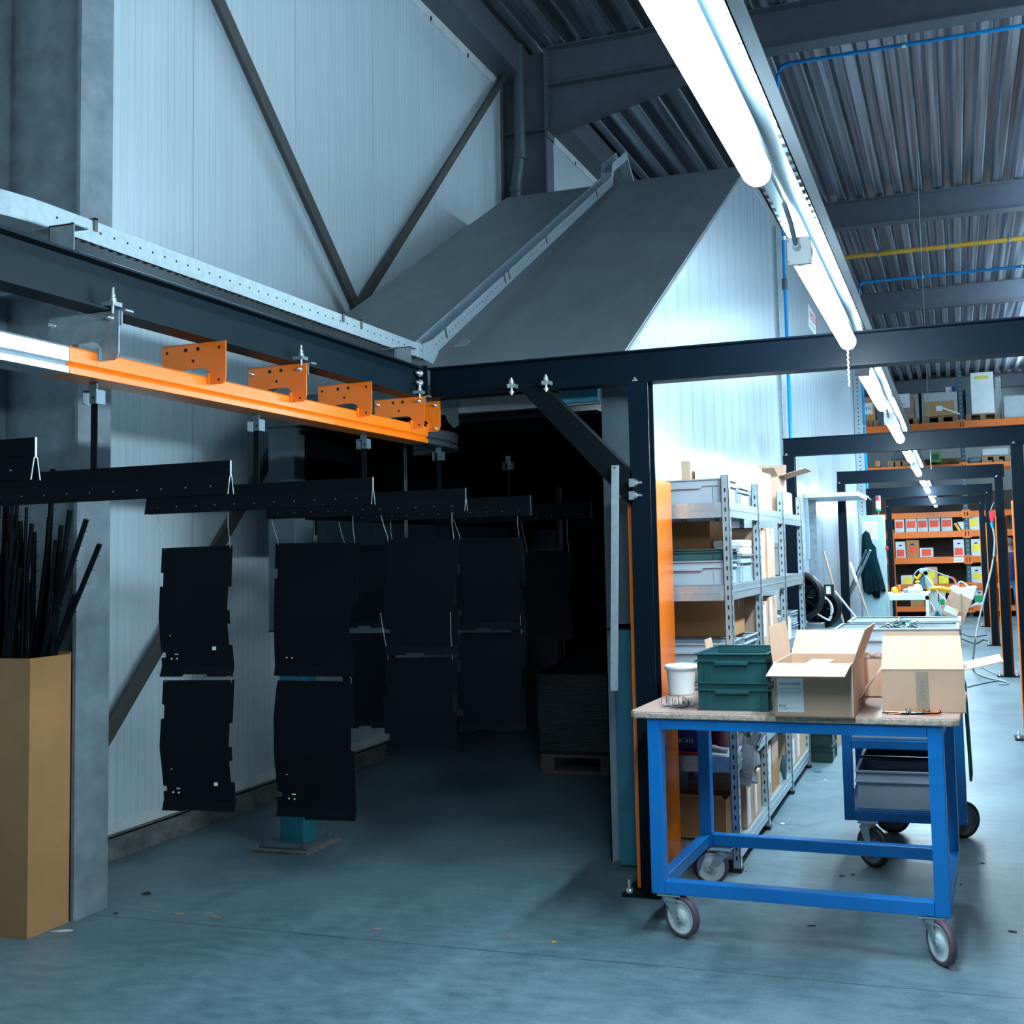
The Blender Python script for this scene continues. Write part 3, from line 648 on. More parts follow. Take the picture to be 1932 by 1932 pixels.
def lamp(x, ye, lab, z=2.51, L=1.5, grp='tube lamps in the overhead row'):
    t = thing('tube_lamp', lab, 'lamp', (x, ye-L/2, z-.05), group=grp)
    ys = ye-L
    prof = [(0, -.004), (.030, 0), (.044, .012), (.045, .03), (.045, L-.12), (.044, L-.10), (.038, L-.085)]
    MB().lathe([(.036, .0), (.036, L-.036), (.032, L-.016), (.019, L-.004), (0, L)], (x, ys+.05, z), (0, 1, 0), 20).build('diffuser', K['lamp' if z < 3 else 'lamp2'], t)
    mb = MB().box(x-.036, x+.036, ys+.03, ys+.05, z-.042, z+.042)
    mb.lathe([(.039, .05), (.039, .068)], (x, ys+.0, z), (0, 1, 0), 20)
    mb.lathe([(.013, 0), (.013, .02), (.009, .035)], (x-.005, ys+.03, z+.01), (0, -1, 0), 12)
    for dx in (-.033, .033):
        for dz in (-.033, .033): mb.lathe([(.004, 0), (.004, .002)], (x+dx, ys+.03, z+dz), (0, -1, 0), 8, 1)
    mb.build('end_cap', [K['white'], K['galvd']], t, bev=.004)
    for f_ in (.2, .8):
        y = ys+L*f_; MB().box(x-.012, x+.012, y-.01, y+.01, z+.034, 2.600 if z < 3 else z+.2).build('hanging_clip', K['galvd'], t)
    MB().tube([(x-.005, ys-.005, z+.01), (x-.005, ys-.09, z+.05), (x-.012, ys-.16, z+.088)], .007, 6).build('lead', K['galvd'], t)
    return t
for k in range(0, 11):
    ye = 2.42+2.19*k-(.35 if k >= 8 else 0)
    if k < 0: lab = 'tube lamp of the overhead row above and behind the camera'
    else: lab = ord_[k]+' bright tube lamp from the camera in the overhead row'
    lamp(-.42, ye, lab)
mb = MB()
for i in range(22): mb.ball((-.42+.002*math.sin(i*2.1), 4.60, 2.462-i*.0072), .0036, 4)
tag(mb.build('pull_chain', K['white']), 'short white bead chain dangling from the second tube lamp', 'chain')
# ================================================================== PIPES & WALL ITEMS
def clips(mb, pts, r, mi=1):
    for p, ax in pts: mb.lathe([(r*1.5, -.02), (r*1.5, .02)], p, ax, 10, mi)
def bend(p0, c, p1, n=6, r=.15):
    p0, c, p1 = map(Vector, (p0, c, p1)); a = c+(p0-c).normalized()*r; b_ = c+(p1-c).normalized()*r
    return [p0]+[a*(1-t_)**2+c*2*t_*(1-t_)+b_*t_**2 for t_ in [i/n for i in range(n+1)]]+[p1]
mb = MB().tube(bend((-1.64, 11.05, .0), (-1.64, 11.05, 6.87), (8.9, 11.05, 6.87)), .020, 10)
clips(mb, [((-1.64, 11.05, 4.95), (0, 0, 1)), ((-.3, 11.05, 6.87), (1, 0, 0))], .022); mb.lathe([(.034, -.06), (.034, .06)], (-1.64, 11.05, 4.45), n=10, mi=2)
tag(mb.build('air_pipe', [K['pipe'], K['galv2'], K['slate']]), 'nearer blue pipe running up the inner wall and along the roof', 'pipe')
mb = MB().tube(bend((-1.64, 20.8, .0), (-1.64, 20.8, 6.85), (8.9, 20.8, 6.85)), .028, 10)
clips(mb, [((-1.64, 20.8, 4.85), (0, 0, 1)), ((-1.64, 20.8, 4.0), (0, 0, 1)), ((1.4, 20.8, 6.85), (1, 0, 0)), ((-.4, 20.8, 6.85), (1, 0, 0))], .028)
tag(mb.build('air_pipe', [K['pipe'], K['galv2']]), 'farther blue pipe on the inner wall end and under the roof beyond the yellow pipe', 'pipe')
mb = MB().tube([(-2.2, 18.8, 6.83), (8.5, 18.8, 6.83)], .042, 10)
for x in (-1.1, .1, 1.1): clips(mb, [((x, 18.8, 6.83), (1, 0, 0))], .042); mb.cyl((x, 18.8, 6.87), (x, 18.8, 7.24), .006, 5, 1)
tag(mb.build('gas_pipe', [K['pipey'], K['galvd']]), 'yellow pipe hung on rods under the roof deck', 'pipe')
for i, (x_, y_, Y, zt, lb_) in enumerate(((1757, 885, 13.2, 7.2, 'long thin suspension wire hanging from the roof to the third portal frame'), (1436, 0, 0, 0, ''))):
    if not lb_: continue
    p = at(x_, y_, 'Y', Y); tag(MB().cyl((p.x, Y, p.z), (p.x, Y, zt), .0035, 5).build('hanging_wire', K['galvd']), lb_, 'wire')
c4 = [at(x, y, 'X', -1.694) for x, y in ((1525.5, 580), (1538.5, 602), (1538.5, 627), (1526.5, 612))]
y0_, y1_ = c4[0].y, c4[1].y; zt_, zb_ = c4[1].z+.05, c4[3].z-.02
t = thing('warning_sign', 'small white DANGER sign with red lettering on the inner wall beside a tube lamp', 'sign', (-1.694, (y0_+y1_)/2, zb_))
MB().box(-1.70, -1.694, y0_, y1_, zb_, zt_).build('sign_board', K['paper'], t)
text('DANGER', (y1_-y0_)*.29, K['red'], (-1.6935, y0_+.04, (zb_+zt_)/2), (PI/2, 0, PI/2), t)
mb = MB()
for i in range(3): mb.box(-1.694, -1.6935, y0_+.1, y1_-.1, zb_+.06+i*.07, zb_+.075+i*.07)
mb.build('small_print', K['ink'], t)
mb = MB().box(-1.69, -1.665, 10.72, 10.745, .3, 5.0).box(-1.69, -1.68, 10.80, 10.84, .3, 5.0)
tag(mb.build('wall_conduit', K['galvd']), 'thin grey conduit beside the nearer blue pipe on the inner wall', 'conduit')
a, b_ = at(1607, 700, 'Y', 19.4), at(1619, 700, 'Y', 19.4)
mb = MB().box(-1.69, -1.55, 19.3, 19.36, .2, 5.0)
for i in range(60): mb.box(-1.63, -1.61, 19.295, 19.3, .4+i*.075, .42+i*.075, 1)
tag(mb.build('strut_channel', [K['galv'], K['hole']]), 'tall perforated strut channel near the far end of the inner wall', 'strut')

hi = ['seventh high tube lamp', 'sixth high tube lamp', 'fifth high tube lamp', 'fourth high tube lamp', 'third high tube lamp', 'second high tube lamp', 'farthest high tube lamp']
for k in range(1, 7):
    lamp(2.3, 1.0+k*5.6+1.5*(k == 6)*0, 'tube lamp hung high under the roof to the right, glimpsed beyond the pallet loads' if k == 6 else 'tube lamp high under the roof to the right of the view', 6.5, 2.4, 'high tube lamps under the roof')
# ================================================================== BLUE WORK TABLE
def caster(t, x, y, z, ang, r=.085, w=.032, hub='wheelw', ty='tyre', fork='zinc', off=.055, spokes=False):
    """swivel caster: plate top at z, wheel on the ground; sub-parts hang on it"""
    d = Vector((math.cos(ang), math.sin(ang), 0)); s_ = Vector((-d.y, d.x, 0)); c = Vector((x, y, 0))+d*off+Vector((0, 0, r))
    mb = MB().box(x-.05, x+.05, y-.045, y+.045, z-.006, z)
    mb.lathe([(.038, z-.028), (.040, z-.016), (.032, z-.006)], (x, y, 0), n=16)
    for sg in (-1, 1):
        o = s_*sg*(w/2+.006); top = Vector((x, y, z-.026))
        mb.prism([top+o-d*.036, top+o+d*.030, c+o+d*.016+Vector((0, 0, -.012)), c+o+Vector((0, 0, -.020)), c+o-d*.014+Vector((0, 0, -.004))], s_*.003*sg)
    mb.obox((x, y, z-.030), d*.036, s_*(w/2+.008), Vector((0, 0, .003)))
    f = mb.build('caster', K[fork], t, world=False)
    k = w/2
    MB().lathe([(r*.86, -k), (r, -k*.7), (r, k*.7), (r*.86, k), (r*.80, k*.9), (r*.80, -k*.9)], c, s_, 28, closed=True).build('tyre', K[ty], f, world=False)
    mb = MB().lathe([(.012, -k*1.05), (.028, -k*1.05), (.030, -k*.7), (r*.66, -k*.35), (r*.72, -k*.9), (r*.84, -k*.9), (r*.84, k*.9), (r*.72, k*.9), (r*.66, k*.35), (.030, k*.7), (.028, k*1.05), (.012, k*1.05)], c, s_, 28)
    mb.build('wheel_hub', K[hub], f, world=False)
    MB().cyl(c-s_*(w/2+.016), c+s_*(w/2+.016), .009, 10).lathe([(.015, w/2+.009), (.015, w/2+.016)], c, s_, 6).lathe([(.015, w/2+.009), (.015, w/2+.016)], c, -s_, 6).build('axle_bolt', K['galv2'], f, world=False)
    return f
tb = thing('work_table', 'blue steel work table on white casters with cartons and green crates on top', 'table', (-1.302, 4.33, 0), math.radians(-2.5))
W_, D_, ZB, ZT = 1.215, .80, .175, .905
for x, y in ((0, 0), (W_-.06, 0), (0, D_-.06), (W_-.06, D_-.06)):
    MB().box(x, x+.06, y, y+.06, ZB, ZT).build('leg', K['blue'], tb, world=False, bev=.005)
for (x0, x1, y0, y1, n_) in ((.06, W_-.06, 0, .05, 'lower_rail'), (.06, W_-.06, D_-.05, D_, 'lower_rail'), (0, .05, .06, D_-.06, 'lower_rail'), (W_-.05, W_, .06, D_-.06, 'lower_rail')):
    MB().box(x0, x1, y0, y1, ZB+.002, ZB+.058).build(n_, K['blue'], tb, world=False, bev=.004)
for (x0, x1, y0, y1) in ((.06, W_-.06, 0, .05), (.06, W_-.06, D_-.05, D_), (0, .05, .06, D_-.06), (W_-.05, W_, .06, D_-.06)):
    MB().box(x0, x1, y0, y1, ZT-.045, ZT-.001).build('upper_rail', K['blue'], tb, world=False, bev=.004)
pr = [(-.075, .012), (-.05, -.02), (1.25, -.02), (1.28, .0), (1.28, .80), (1.26, .83), (-.055, .83), (-.075, .80)]
mb = MB().prism([(x, y, ZT+.002) for x, y in pr], (0, 0, .026)); mb.build('board_edge', K['woode'], tb, world=False, bev=.005)
MB().prism([(x*.996+.002, y*.99+.003, ZT+.028) for x, y in pr], (0, 0, .002)).build('table_top', K['wood'], tb, world=False)
caster(tb, .075, .045, ZB, math.radians(-22)); caster(tb, W_-.075, .045, ZB, math.radians(-52)); caster(tb, .11, D_-.06, ZB, math.radians(190)); caster(tb, W_-.05, D_-.06, ZB, math.radians(-95))
TZ = .935
# white bucket
t = thing('bucket', 'white plastic bucket with lid on the left end of the blue table', 'bucket', (-1.285, 4.86, TZ))
MB().lathe([(0, 0), (.056, 0), (.060, .01), (.069, .122), (.071, .126)], (-1.285, 4.86, TZ), n=36).build('pail', K['white'], t)
MB().lathe([(.070, .120), (.077, .121), (.078, .135), (.076, .140), (.070, .142), (0, .140)], (-1.285, 4.86, TZ), n=36).build('lid', K['white'], t)
def wires(name, lab, c, n, spread, m, r=.0014, L=.07, seed=3, ang=None, hh=1):
    rnd = random.Random(seed); t = MB()
    for i in range(n):
        a = (ang if ang is not None else rnd.uniform(0, PI))+rnd.uniform(-.35, .35); p = Vector(c)+Vector((rnd.uniform(-spread, spread), rnd.uniform(-.02, .02), r+rnd.uniform(0, .008)))
        d = Vector((math.cos(a), math.sin(a), 0)); h = rnd.uniform(.02, .05)*hh
        t.tube([p-d*L*.5, p, p+d*L*.35, p+d*L*.48+Vector((0, 0, h*.3)), p+d*L*.45+Vector((0, 0, h))], r, 5, mi=i % len(m))
    return tag(t.build(name, m), lab, 'wire hooks', kind='stuff')
wires('wire_hooks', 'loose pile of thin dark wire hooks beside the green crates', (-1.205, 4.45, TZ), 34, .055, [K['black'], K['galvd'], K['brace']], hh=.8)
wires('wire_hooks', 'bundle of black and orange wire hooks in front of the half closed carton', (-.205, 4.368, TZ), 22, .07, [K['black'], K['orange'], K['galv']], L=.10, seed=8, ang=.1, r=.0024, hh=.4)
# crates
def eurocrate(x0, y0, z0, L, D, Hh, m, lab, grp=None, handle=True, rz=0, name='plastic_crate', ribs=True, fill=None):
    """open stacking crate, width L along x, depth D along y, front at y0"""
    t = thing(name, lab, 'crate', (x0, y0, z0), rz, grp); w = .004; q = .012
    mb = MB().box(q, L-q, q, D-q, 0, .005)
    for (a0, a1, b0, b1) in ((q, L-q, q, q+w), (q, L-q, D-q-w, D-q), (q, q+w, q+w, D-q-w), (L-q-w, L-q, q+w, D-q-w)): mb.box(a0, a1, b0, b1, .0, Hh-.001)
    for z0_, z1_, e in ((Hh-.006, Hh, 0), (Hh*.70, Hh*.70+.005, 0), (0.0, .004, .006)):
        mb.box(e, L-e, e, q+w, z0_, z1_).box(e, L-e, D-q-w, D-e, z0_, z1_).box(e, q+w, q+w, D-q-w, z0_, z1_).box(L-q-w, L-e, q+w, D-q-w, z0_, z1_)
    if ribs:
        for f_ in (.14, .86):
            mb.box(L*f_-.002, L*f_+.002, 0.003, q, 0, Hh*.7).box(L*f_-.002, L*f_+.002, D-q, D-.003, 0, Hh*.7)
        for f_ in (.12, .88): mb.box(.003, q, D*f_-.002, D*f_+.002, 0, Hh*.7).box(L-q, L-.003, D*f_-.002, D*f_+.002, 0, Hh*.7)
    mb.build('body', m, t, world=False)
    if handle:
        mb = MB().box(L*.28, L*.72, -.006, q, Hh*.66, Hh*.66+.006).box(L*.28, L*.72, -.006, -.002, Hh*.60, Hh*.66)
        mb.build('handle', m, t, world=False, bev=.0015)
    return t
r25 = math.radians(-1.5)
eurocrate(-1.098, 4.375, TZ, .325, .40, .12, K['green'], 'dark green plastic crate, lower of the two stacked on the table', 'green stacked crates', rz=r25)
eurocrate(-1.098, 4.375, TZ+.1205, .325, .40, .12, K['green'], 'dark green plastic crate, upper empty one of the two stacked on the table', 'green stacked crates', rz=r25)
# cartons
def carton(x, y, z, L, D, Hh, flaps, lab, rz=0, m='kraft', name='carton', cat='carton', grp=None, T_=.005, mi_='kraftin'):
    """open carton; flaps {'f','b','l','r': (length, angle deg from outward horizontal)}"""
    t = thing(name, lab, cat, (x, y, z), rz, grp)
    mb = MB().box(0, L, 0, D, 0, T_)
    mb.box(0, L, 0, T_, 0, Hh).box(0, L, D-T_, D, 0, Hh).box(0, T_, T_, D-T_, 0, Hh).box(L-T_, L, T_, D-T_, 0, Hh)
    mb.build('box_body', K[m], t, world=False)
    dirs = {'f': (Vector((0, 0, Hh)), Vector((L, 0, Hh)), Vector((0, -1, 0))), 'b': (Vector((L, D, Hh)), Vector((0, D, Hh)), Vector((0, 1, 0))), 'l': (Vector((0, D, Hh)), Vector((0, 0, Hh)), Vector((-1, 0, 0))), 'r': (Vector((L, 0, Hh)), Vector((L, D, Hh)), Vector((1, 0, 0)))}
    for k, (ln, an) in flaps.items():
        a, b_, o = dirs[k]; an = math.radians(an); v = o*math.cos(an)+Vector((0, 0, math.sin(an))); n_ = (b_-a).cross(v).normalized()*.003
        e = (b_-a).normalized()*.006
        MB().prism([a+e*.3, b_-e*.3, b_-e+v*ln, a+e+v*ln], n_).build('flap', K[m], t, world=False)
    return t
c1 = carton(-.735, 4.245, TZ, .315, .40, .215, {'f': (.19, -9), 'b': (.17, 33), 'l': (.145, 84), 'r': (.145, 68)}, 'open cardboard carton with a white paper label on the blue table', r25)
mb = MB().box(.012, .118, -.0008, 0, .02, .155); mb.build('paper_label', K['paper'], c1, world=False)
text('CONSELA PAPIERZ', .011, K['ink'], (.016, -.001, .128), (PI/2, 0, 0), c1, world=False)
text('Bergl', .013, K['ink'], (.018, -.001, .042), (PI/2, 0, 0), c1, world=False)
text('CH', .010, K['ink'], (.038, -.001, .030), (PI/2, 0, 0), c1, world=False)
mb = MB()
for (p_, r_) in (([(.03+.012*math.cos(a)*(1 if 1 else 1)+(.06 if math.cos(a) > 0 else 0)+.008, -.001, .105+.010*math.sin(a)) for a in [2*PI*i/24 for i in range(24)]], .0005),): mb.tube(p_, r_, 4, closed=True)
mb.box(.018, .112, -.001, -.0008, .034, .0347); mb.build('drawn_shape', K['ink'], c1, world=False)
MB().box(.11, .20, .006, .30, .2, .2008).build('packing_sheet', K['paper'], c1, world=False)
c2 = carton(-.322, 4.405, TZ, .325, .30, .172, {'f': (.185, 138), 'b': (.13, 84), 'r': (.155, 13), 'l': (.145, -52)}, 'half closed cardboard carton with a taped front at the right end of the blue table', math.radians(1.5))
MB().box(.135, .185, -.0008, 0, 0, .165).build('parcel_tape', K['tapeb'], c2, world=False)
mb = MB()
for i in range(9): mb.box(.150+.002*(i % 3), .168, -.0014, -.0008, .05+i*.009, .054+i*.009)
mb.build('smudge_print', K['cloth'], c2, world=False)
c3 = carton(-.445, 4.84, TZ, .10, .16, .17, {'l': (.05, 60)}, 'small narrow carton with crumpled netting standing between the two cartons', 0)
mb = MB()
rn = random.Random(4)
for i in range(14): mb.ball((.02+rn.random()*.07, .02+rn.random()*.1, .165+rn.random()*.02), .014, 4, 0)
mb.ball((.03, .04, .19), .016, 6, 1); mb.build('netting', [K['pink'], K['handle']], c3, world=False)
carton(-1.18, 4.96, TZ, .16, .15, .20, {'l': (.05, 80)}, 'small carton half hidden behind the bucket and green crates', 0)
# ================================================================== BLUE CART
ct = thing('blue_cart', 'dark blue three-tier cart with black rubber wheels behind the work table', 'cart', (-.615, 5.50, 0))
x0, x1, y0, y1 = -.615, -.015, 5.50, 6.22
for x in (x0, x1-.05):
    for y in (y0, y1-.05): MB().box(x, x+.05, y, y+.05, .224, 1.02).build('leg', K['blue2'], ct, bev=.004)
for z in (.224, .585, .985):
    for (a, b_, c_, d_) in ((x0+.05, x1-.05, y0, y0+.04), (x0+.05, x1-.05, y1-.04, y1), (x0, x0+.04, y0+.05, y1-.05), (x1-.04, x1, y0+.05, y1-.05)):
        MB().box(a, b_, c_, d_, z, z+.045).build('rail', K['blue2'], ct, bev=.003)
    MB().box(x0+.01, x1-.01, y0+.01, y1-.01, z+.044, z+.050).build('shelf', K['blue2'], ct)
WLOC_save = dict(WLOC)
def wcaster(x, y, ang, **k):
    f = caster(ct, x-(-.615), y-5.50, .224, ang, r=.10, w=.042, hub='slate', ty='rubber', off=.03, **k); return f
wcaster(-.50, 5.52, math.radians(-40)); wcaster(-.45, 6.17, math.radians(0)); wcaster(-.07, 6.12, math.radians(30)); wcaster(-.10, 5.56, math.radians(80))
MB().tube([(-.012, 5.6, .98), (.006, 5.6, .9), (.014, 5.62, .6), (.016, 5.64, .45), (.010, 5.7, .40), (.004, 5.75, .6), (-.006, 5.75, .95)], .006, 6).build('air_hose', K['green'], ct)
eurocrate(-.63, 5.47, 1.035, .62, .40, .16, K['clear'], 'light grey bin heaped with green straps on the front of the blue cart top', 'bins on the blue cart', handle=True)
eurocrate(-.60, 5.89, 1.035, .60, .36, .17, K['clear'], 'empty light grey bin on the rear of the blue cart top', 'bins on the blue cart')
rn = random.Random(12); mb = MB()
for i in range(150):
    a = rn.uniform(0, PI); r_ = rn.random()**.6*.16; th = rn.uniform(0, 2*PI)
    p = Vector((-.30+r_*1.1*math.cos(th), 5.67+r_*.8*math.sin(th), 1.15+max(0, .075*(1-r_/.15))+rn.uniform(-.01, .01)))
    d = Vector((math.cos(a), math.sin(a), rn.uniform(-.4, .4)))*.03; mb.bar(p-d, p+d, .008, .003, mi=i % 3)
mb.box(-.57, -.07, 5.5, 5.84, 1.045, 1.13, 1)
tag(mb.build('green_straps', [K['green'], K['dgreen'], K['tealglass']]), 'heap of dark green plastic strap pieces in the light grey bin', 'straps', kind='stuff')
eurocrate(-.575, 5.53, .636, .50, .33, .17, K['grey'], 'grey bin in the middle tier of the blue cart', 'bins on the blue cart', handle=False)
eurocrate(-.575, 5.88, .636, .50, .30, .17, K['green'], 'dark teal bin at the back of the middle tier of the blue cart', 'bins on the blue cart', handle=False)
eurocrate(-.56, 5.545, .276, .50, .33, .19, K['grey'], 'grey bin at the front of the bottom tier of the blue cart', 'bins on the blue cart', handle=False)
eurocrate(-.56, 5.89, .276, .50, .30, .20, K['green'], 'teal bin at the back of the bottom tier of the blue cart', 'bins on the blue cart', handle=False)
tag(MB().tube([(-.53, 6.0, .50), (-.52, 5.9, .53), (-.50, 5.86, .535), (-.08, 5.86, .535)], .006, 6).build('metal_rod', K['galv2']), 'thin bright metal rod lying across the bottom bins of the blue cart', 'rod')
# ================================================================== SHELVING
sh = thing('shelving_rack', 'long galvanised steel shelving rack along the inner wall behind the work table', 'shelving', (-1.35, 6.5, 0))
SX0, SX1 = -1.585, -1.11; SY = (5.26, 6.09, 7.0, 7.85)
for j, y in enumerate(SY):
    for x, s_ in ((SX1, -1), (SX0, 1)):
        mb = MB().box(min(x, x+s_*.04), max(x, x+s_*.04), y, y+.003, 0.01, 2.0).box(min(x, x+s_*.003), max(x, x+s_*.003), y, y+.045, 0.01, 2.0)
        mb.box(min(x+s_*.037, x+s_*.04), max(x+s_*.037, x+s_*.04), y, y+.012, .01, 2.0)
        for i in range(38):
            z = .06+i*.05
            mb.box(x+s_*.016, x+s_*.024, y-.0006, y, z, z+.022, 1) if s_ > 0 else mb.box(x-.024, x-.016, y-.0006, y, z, z+.022, 1)
            if s_ < 0: mb.box(x, x+.0006, y+.018, y+.026, z, z+.02, 1)
        mb.build('upright', [K['galv'], K['hole']], sh)
        MB().box(x-.045 if s_ < 0 else x-.005, x+.005 if s_ < 0 else x+.045, y-.004, y+.05, 0, .022).build('foot', K['rubber'], sh)
SZ = (1.86, 1.435, 1.005, .57, .14)
for z in SZ:
    for j in range(3):
        ya, yb = SY[j]+(.004 if j else 0.004), SY[j+1]-.002
        mb = MB().box(SX1-.006, SX1-.003, ya, yb, z-.078, z).box(SX0+.003, SX0+.006, ya, yb, z-.078, z).box(SX0+.006, SX1-.006, ya+.002, yb, z-.006, z-.002)
        mb.box(SX1-.003, SX1-.001, ya, yb, z-.040, z-.032)
        if j == 0: mb.box(SX0+.04, SX1-.04, ya-.003, ya, z-.078, z).box(SX0+.04, SX1-.04, ya-.005, ya-.003, z-.042, z-.035)
        mb.build('shelf', K['galv'], sh)
def cbox(x0, x1, y0, y1, z0, z1, m, name, lab, cat, grp=None, tape=True, label=None, mt='tapeb', bev=.003):
    """closed carton with tape and an optional label rectangle on the +X face ((y0,y1,z0,z1) fractions)"""
    t = thing(name, lab, cat, ((x0+x1)/2, (y0+y1)/2, z0), 0, grp)
    MB().box(x0, x1, y0, y1, z0, z1).build('box_body', K[m], t, bev=bev)
    if tape: MB().box(x0-.0005, x1+.0008, (y0+y1)/2-.02, (y0+y1)/2+.02, z1-.05, z1+.0006).build('tape', K[mt], t)
    if label:
        a, b_, c_, d_, lm = label; MB().box(x1, x1+.001, y0+(y1-y0)*a, y0+(y1-y0)*b_, z0+(z1-z0)*c_, z0+(z1-z0)*d_).build('label', K[lm], t)
    return t
S1, S2, S3, S4, S5 = [z+.001 for z in SZ]
# top shelf
eurocrate(-1.575, 5.29, S1, .44, .36, .125, K['grey'], 'grey bin on the near end of the top shelf', 'grey shelf bins')
eurocrate(-1.575, 5.67, S1, .44, .34, .10, K['grey'], 'second grey bin on the top shelf, behind the first one', 'grey shelf bins')
t = MB()
for i in range(5): t.lathe([(.045, 0), (.055, .004), (.055, .02), (.045, .022)], (-1.33, 5.47, S1+.008+i*.024), n=20, closed=True)
tag(t.build('green_coil', K['tealglass']), 'green coil sticking out of the grey bin on the top shelf', 'coil')
cbox(-1.50, -1.14, 6.14, 6.42, S1, S1+.25, 'foam', 'white_box', 'big white box on the top shelf above the kraft cartons', 'box', tape=False)
cbox(-1.13-.28, -1.13, 6.45, 6.68, S1, S1+.23, 'foam', 'white_box', 'second white box on the top shelf beside the big one', 'box', tape=False)
cbox(-1.58, -1.52, 6.12, 6.5, S1, S1+.30, 'kraft', 'flat_carton', 'flat brown carton standing against the wall behind the white box', 'carton', tape=False)
cbox(-1.35, -1.14, 6.12, 6.14, S1+.0, S1+.06, 'kraft', 'small_carton', 'small flat carton in front of the big white box on the top shelf', 'carton', tape=False)
carton(-1.42, 7.05, S1, .28, .34, .25, {'f': (.14, 20), 'r': (.19, 14), 'b': (.12, 60)}, 'tall open carton with wide white flaps at the far end of the top shelf')
cbox(-1.40, -1.15, 7.42, 7.7, S1, S1+.16, 'kraft', 'carton', 'closed carton at the far end of the top shelf', 'carton')
# second shelf
eurocrate(-1.575, 5.29, S2, .43, .36, .125, K['grey'], 'grey bin on the near end of the second shelf', 'grey shelf bins')
eurocrate(-1.575, 5.29, S2+.126, .43, .36, .06, K['green'], 'shallow dark green tray on top of the second shelf bin', None, handle=False)
eurocrate(-1.575, 5.68, S2, .44, .34, .15, K['grey'], 'second grey bin on the second shelf, behind the first one', 'grey shelf bins')
cbox(-1.58, -1.32, 5.72, 6.04, S2+.152, S2+.345, 'kraftd', 'carton', 'brown carton on the grey bins of the second shelf', 'carton')
for i in range(2):
    cbox(-1.31, -1.14, 5.74, 6.0, S2+.152+i*.041, S2+.152+i*.041+.04, 'foam', 'white_tray', ('lower', 'upper')[i]+' of two white trays beside the brown carton on the second shelf', 'tray', tape=False, bev=.008)
cbox(-1.42, -1.13, 6.16, 6.38, S2, S2+.29, 'kraft', 'carton', 'tall kraft carton with a white label on the second shelf', 'carton', label=(.2, .6, .4, .9, 'paper'))
cbox(-1.42, -1.13, 6.46, 6.72, S2, S2+.31, 'kraft', 'carton', 'taller kraft carton next to the labelled one on the second shelf', 'carton', label=(.6, .95, .35, .95, 'paper'))
t = thing('white_jug', 'white lidded canister on the second shelf at the far end', 'canister', (-1.22, 7.15, S2))
MB().box(-1.28, -1.15, 7.08, 7.24, S2, S2+.19).build('canister_body', K['white'], t, bev=.01); MB().box(-1.29, -1.14, 7.07, 7.25, S2+.19, S2+.225).build('lid', K['white'], t, bev=.01)
cbox(-1.58, -1.32, 7.1, 7.7, S2, S2+.33, 'blackin', 'black_case', 'black case at the far end of the second shelf', 'case', tape=False)
# third shelf
eurocrate(-1.575, 5.29, S3, .43, .36, .13, K['grey'], 'grey bin on the near end of the third shelf', 'grey shelf bins')
eurocrate(-1.575, 5.67, S3, .45, .36, .13, K['grey'], 'second grey bin on the third shelf', 'grey shelf bins')
cbox(-1.60, -1.20, 5.70, 6.02, S3+.132, S3+.335, 'kraftd', 'carton', 'large brown carton above the third shelf bins, half in shadow', 'carton')
cbox(-1.42, -1.13, 6.15, 6.40, S3, S3+.29, 'kraft', 'carton', 'kraft carton with a torn white label on the third shelf', 'carton', label=(.3, .7, .3, .95, 'paper'))
cbox(-1.42, -1.13, 6.47, 6.75, S3, S3+.31, 'kraft', 'carton', 'kraft carton beside the torn label one on the third shelf', 'carton', label=(.05, .3, .1, .95, 'paper'))
rn = random.Random(5)
mb = MB().box(-1.36, -1.14, 7.08, 7.36, S3, S3+.12)
for i in range(40): mb.ball((rn.uniform(-1.34, -1.15), rn.uniform(7.1, 7.34), S3+.12+rn.random()*.02), .018, 4)
tag(mb.build('foam_chip_bag', K['foam']), 'white tub of foam chips on the third shelf below the wheel', 'tub')
for i in range(2): eurocrate(-1.36, 7.42, S3+i*.085, .23, .24, .08, K['grey'], ('lower', 'upper')[i]+' of the two small clear grey bins on the third shelf', 'small bins on the third shelf', handle=False)
# fourth shelf
t = thing('navy_drum', 'dark navy tub with printed band on the fourth shelf behind the orange guard', 'tub', (-1.42, 5.42, S4))
MB().box(-1.56, -1.30, 5.30, 5.52, S4+.012, S4+.26).build('tub_body', K['navy'], t, bev=.02); MB().box(-1.56, -1.30, 5.30, 5.52, S4, S4+.012).build('red_base', K['red'], t)
text('CLASSIC 815', .028, K['paper'], (-1.50, 5.2985, S4+.06), (PI/2, 0, 0), t)
t = thing('maroon_bucket', 'maroon bucket with a white lid on the fourth shelf', 'bucket', (-1.20, 5.62, S4))
MB().lathe([(0, 0), (.085, 0), (.105, .24)], (-1.235, 5.62, S4), n=24).build('pail', K['maroon'], t); MB().lathe([(.105, .236), (.112, .238), (.112, .26), (0, .262)], (-1.235, 5.62, S4), n=24).build('lid', K['white'], t)
eurocrate(-1.50, 5.76, S4, .36, .27, .16, K['dgreen'], 'black green bin on the fourth shelf behind the maroon bucket', None, handle=False)
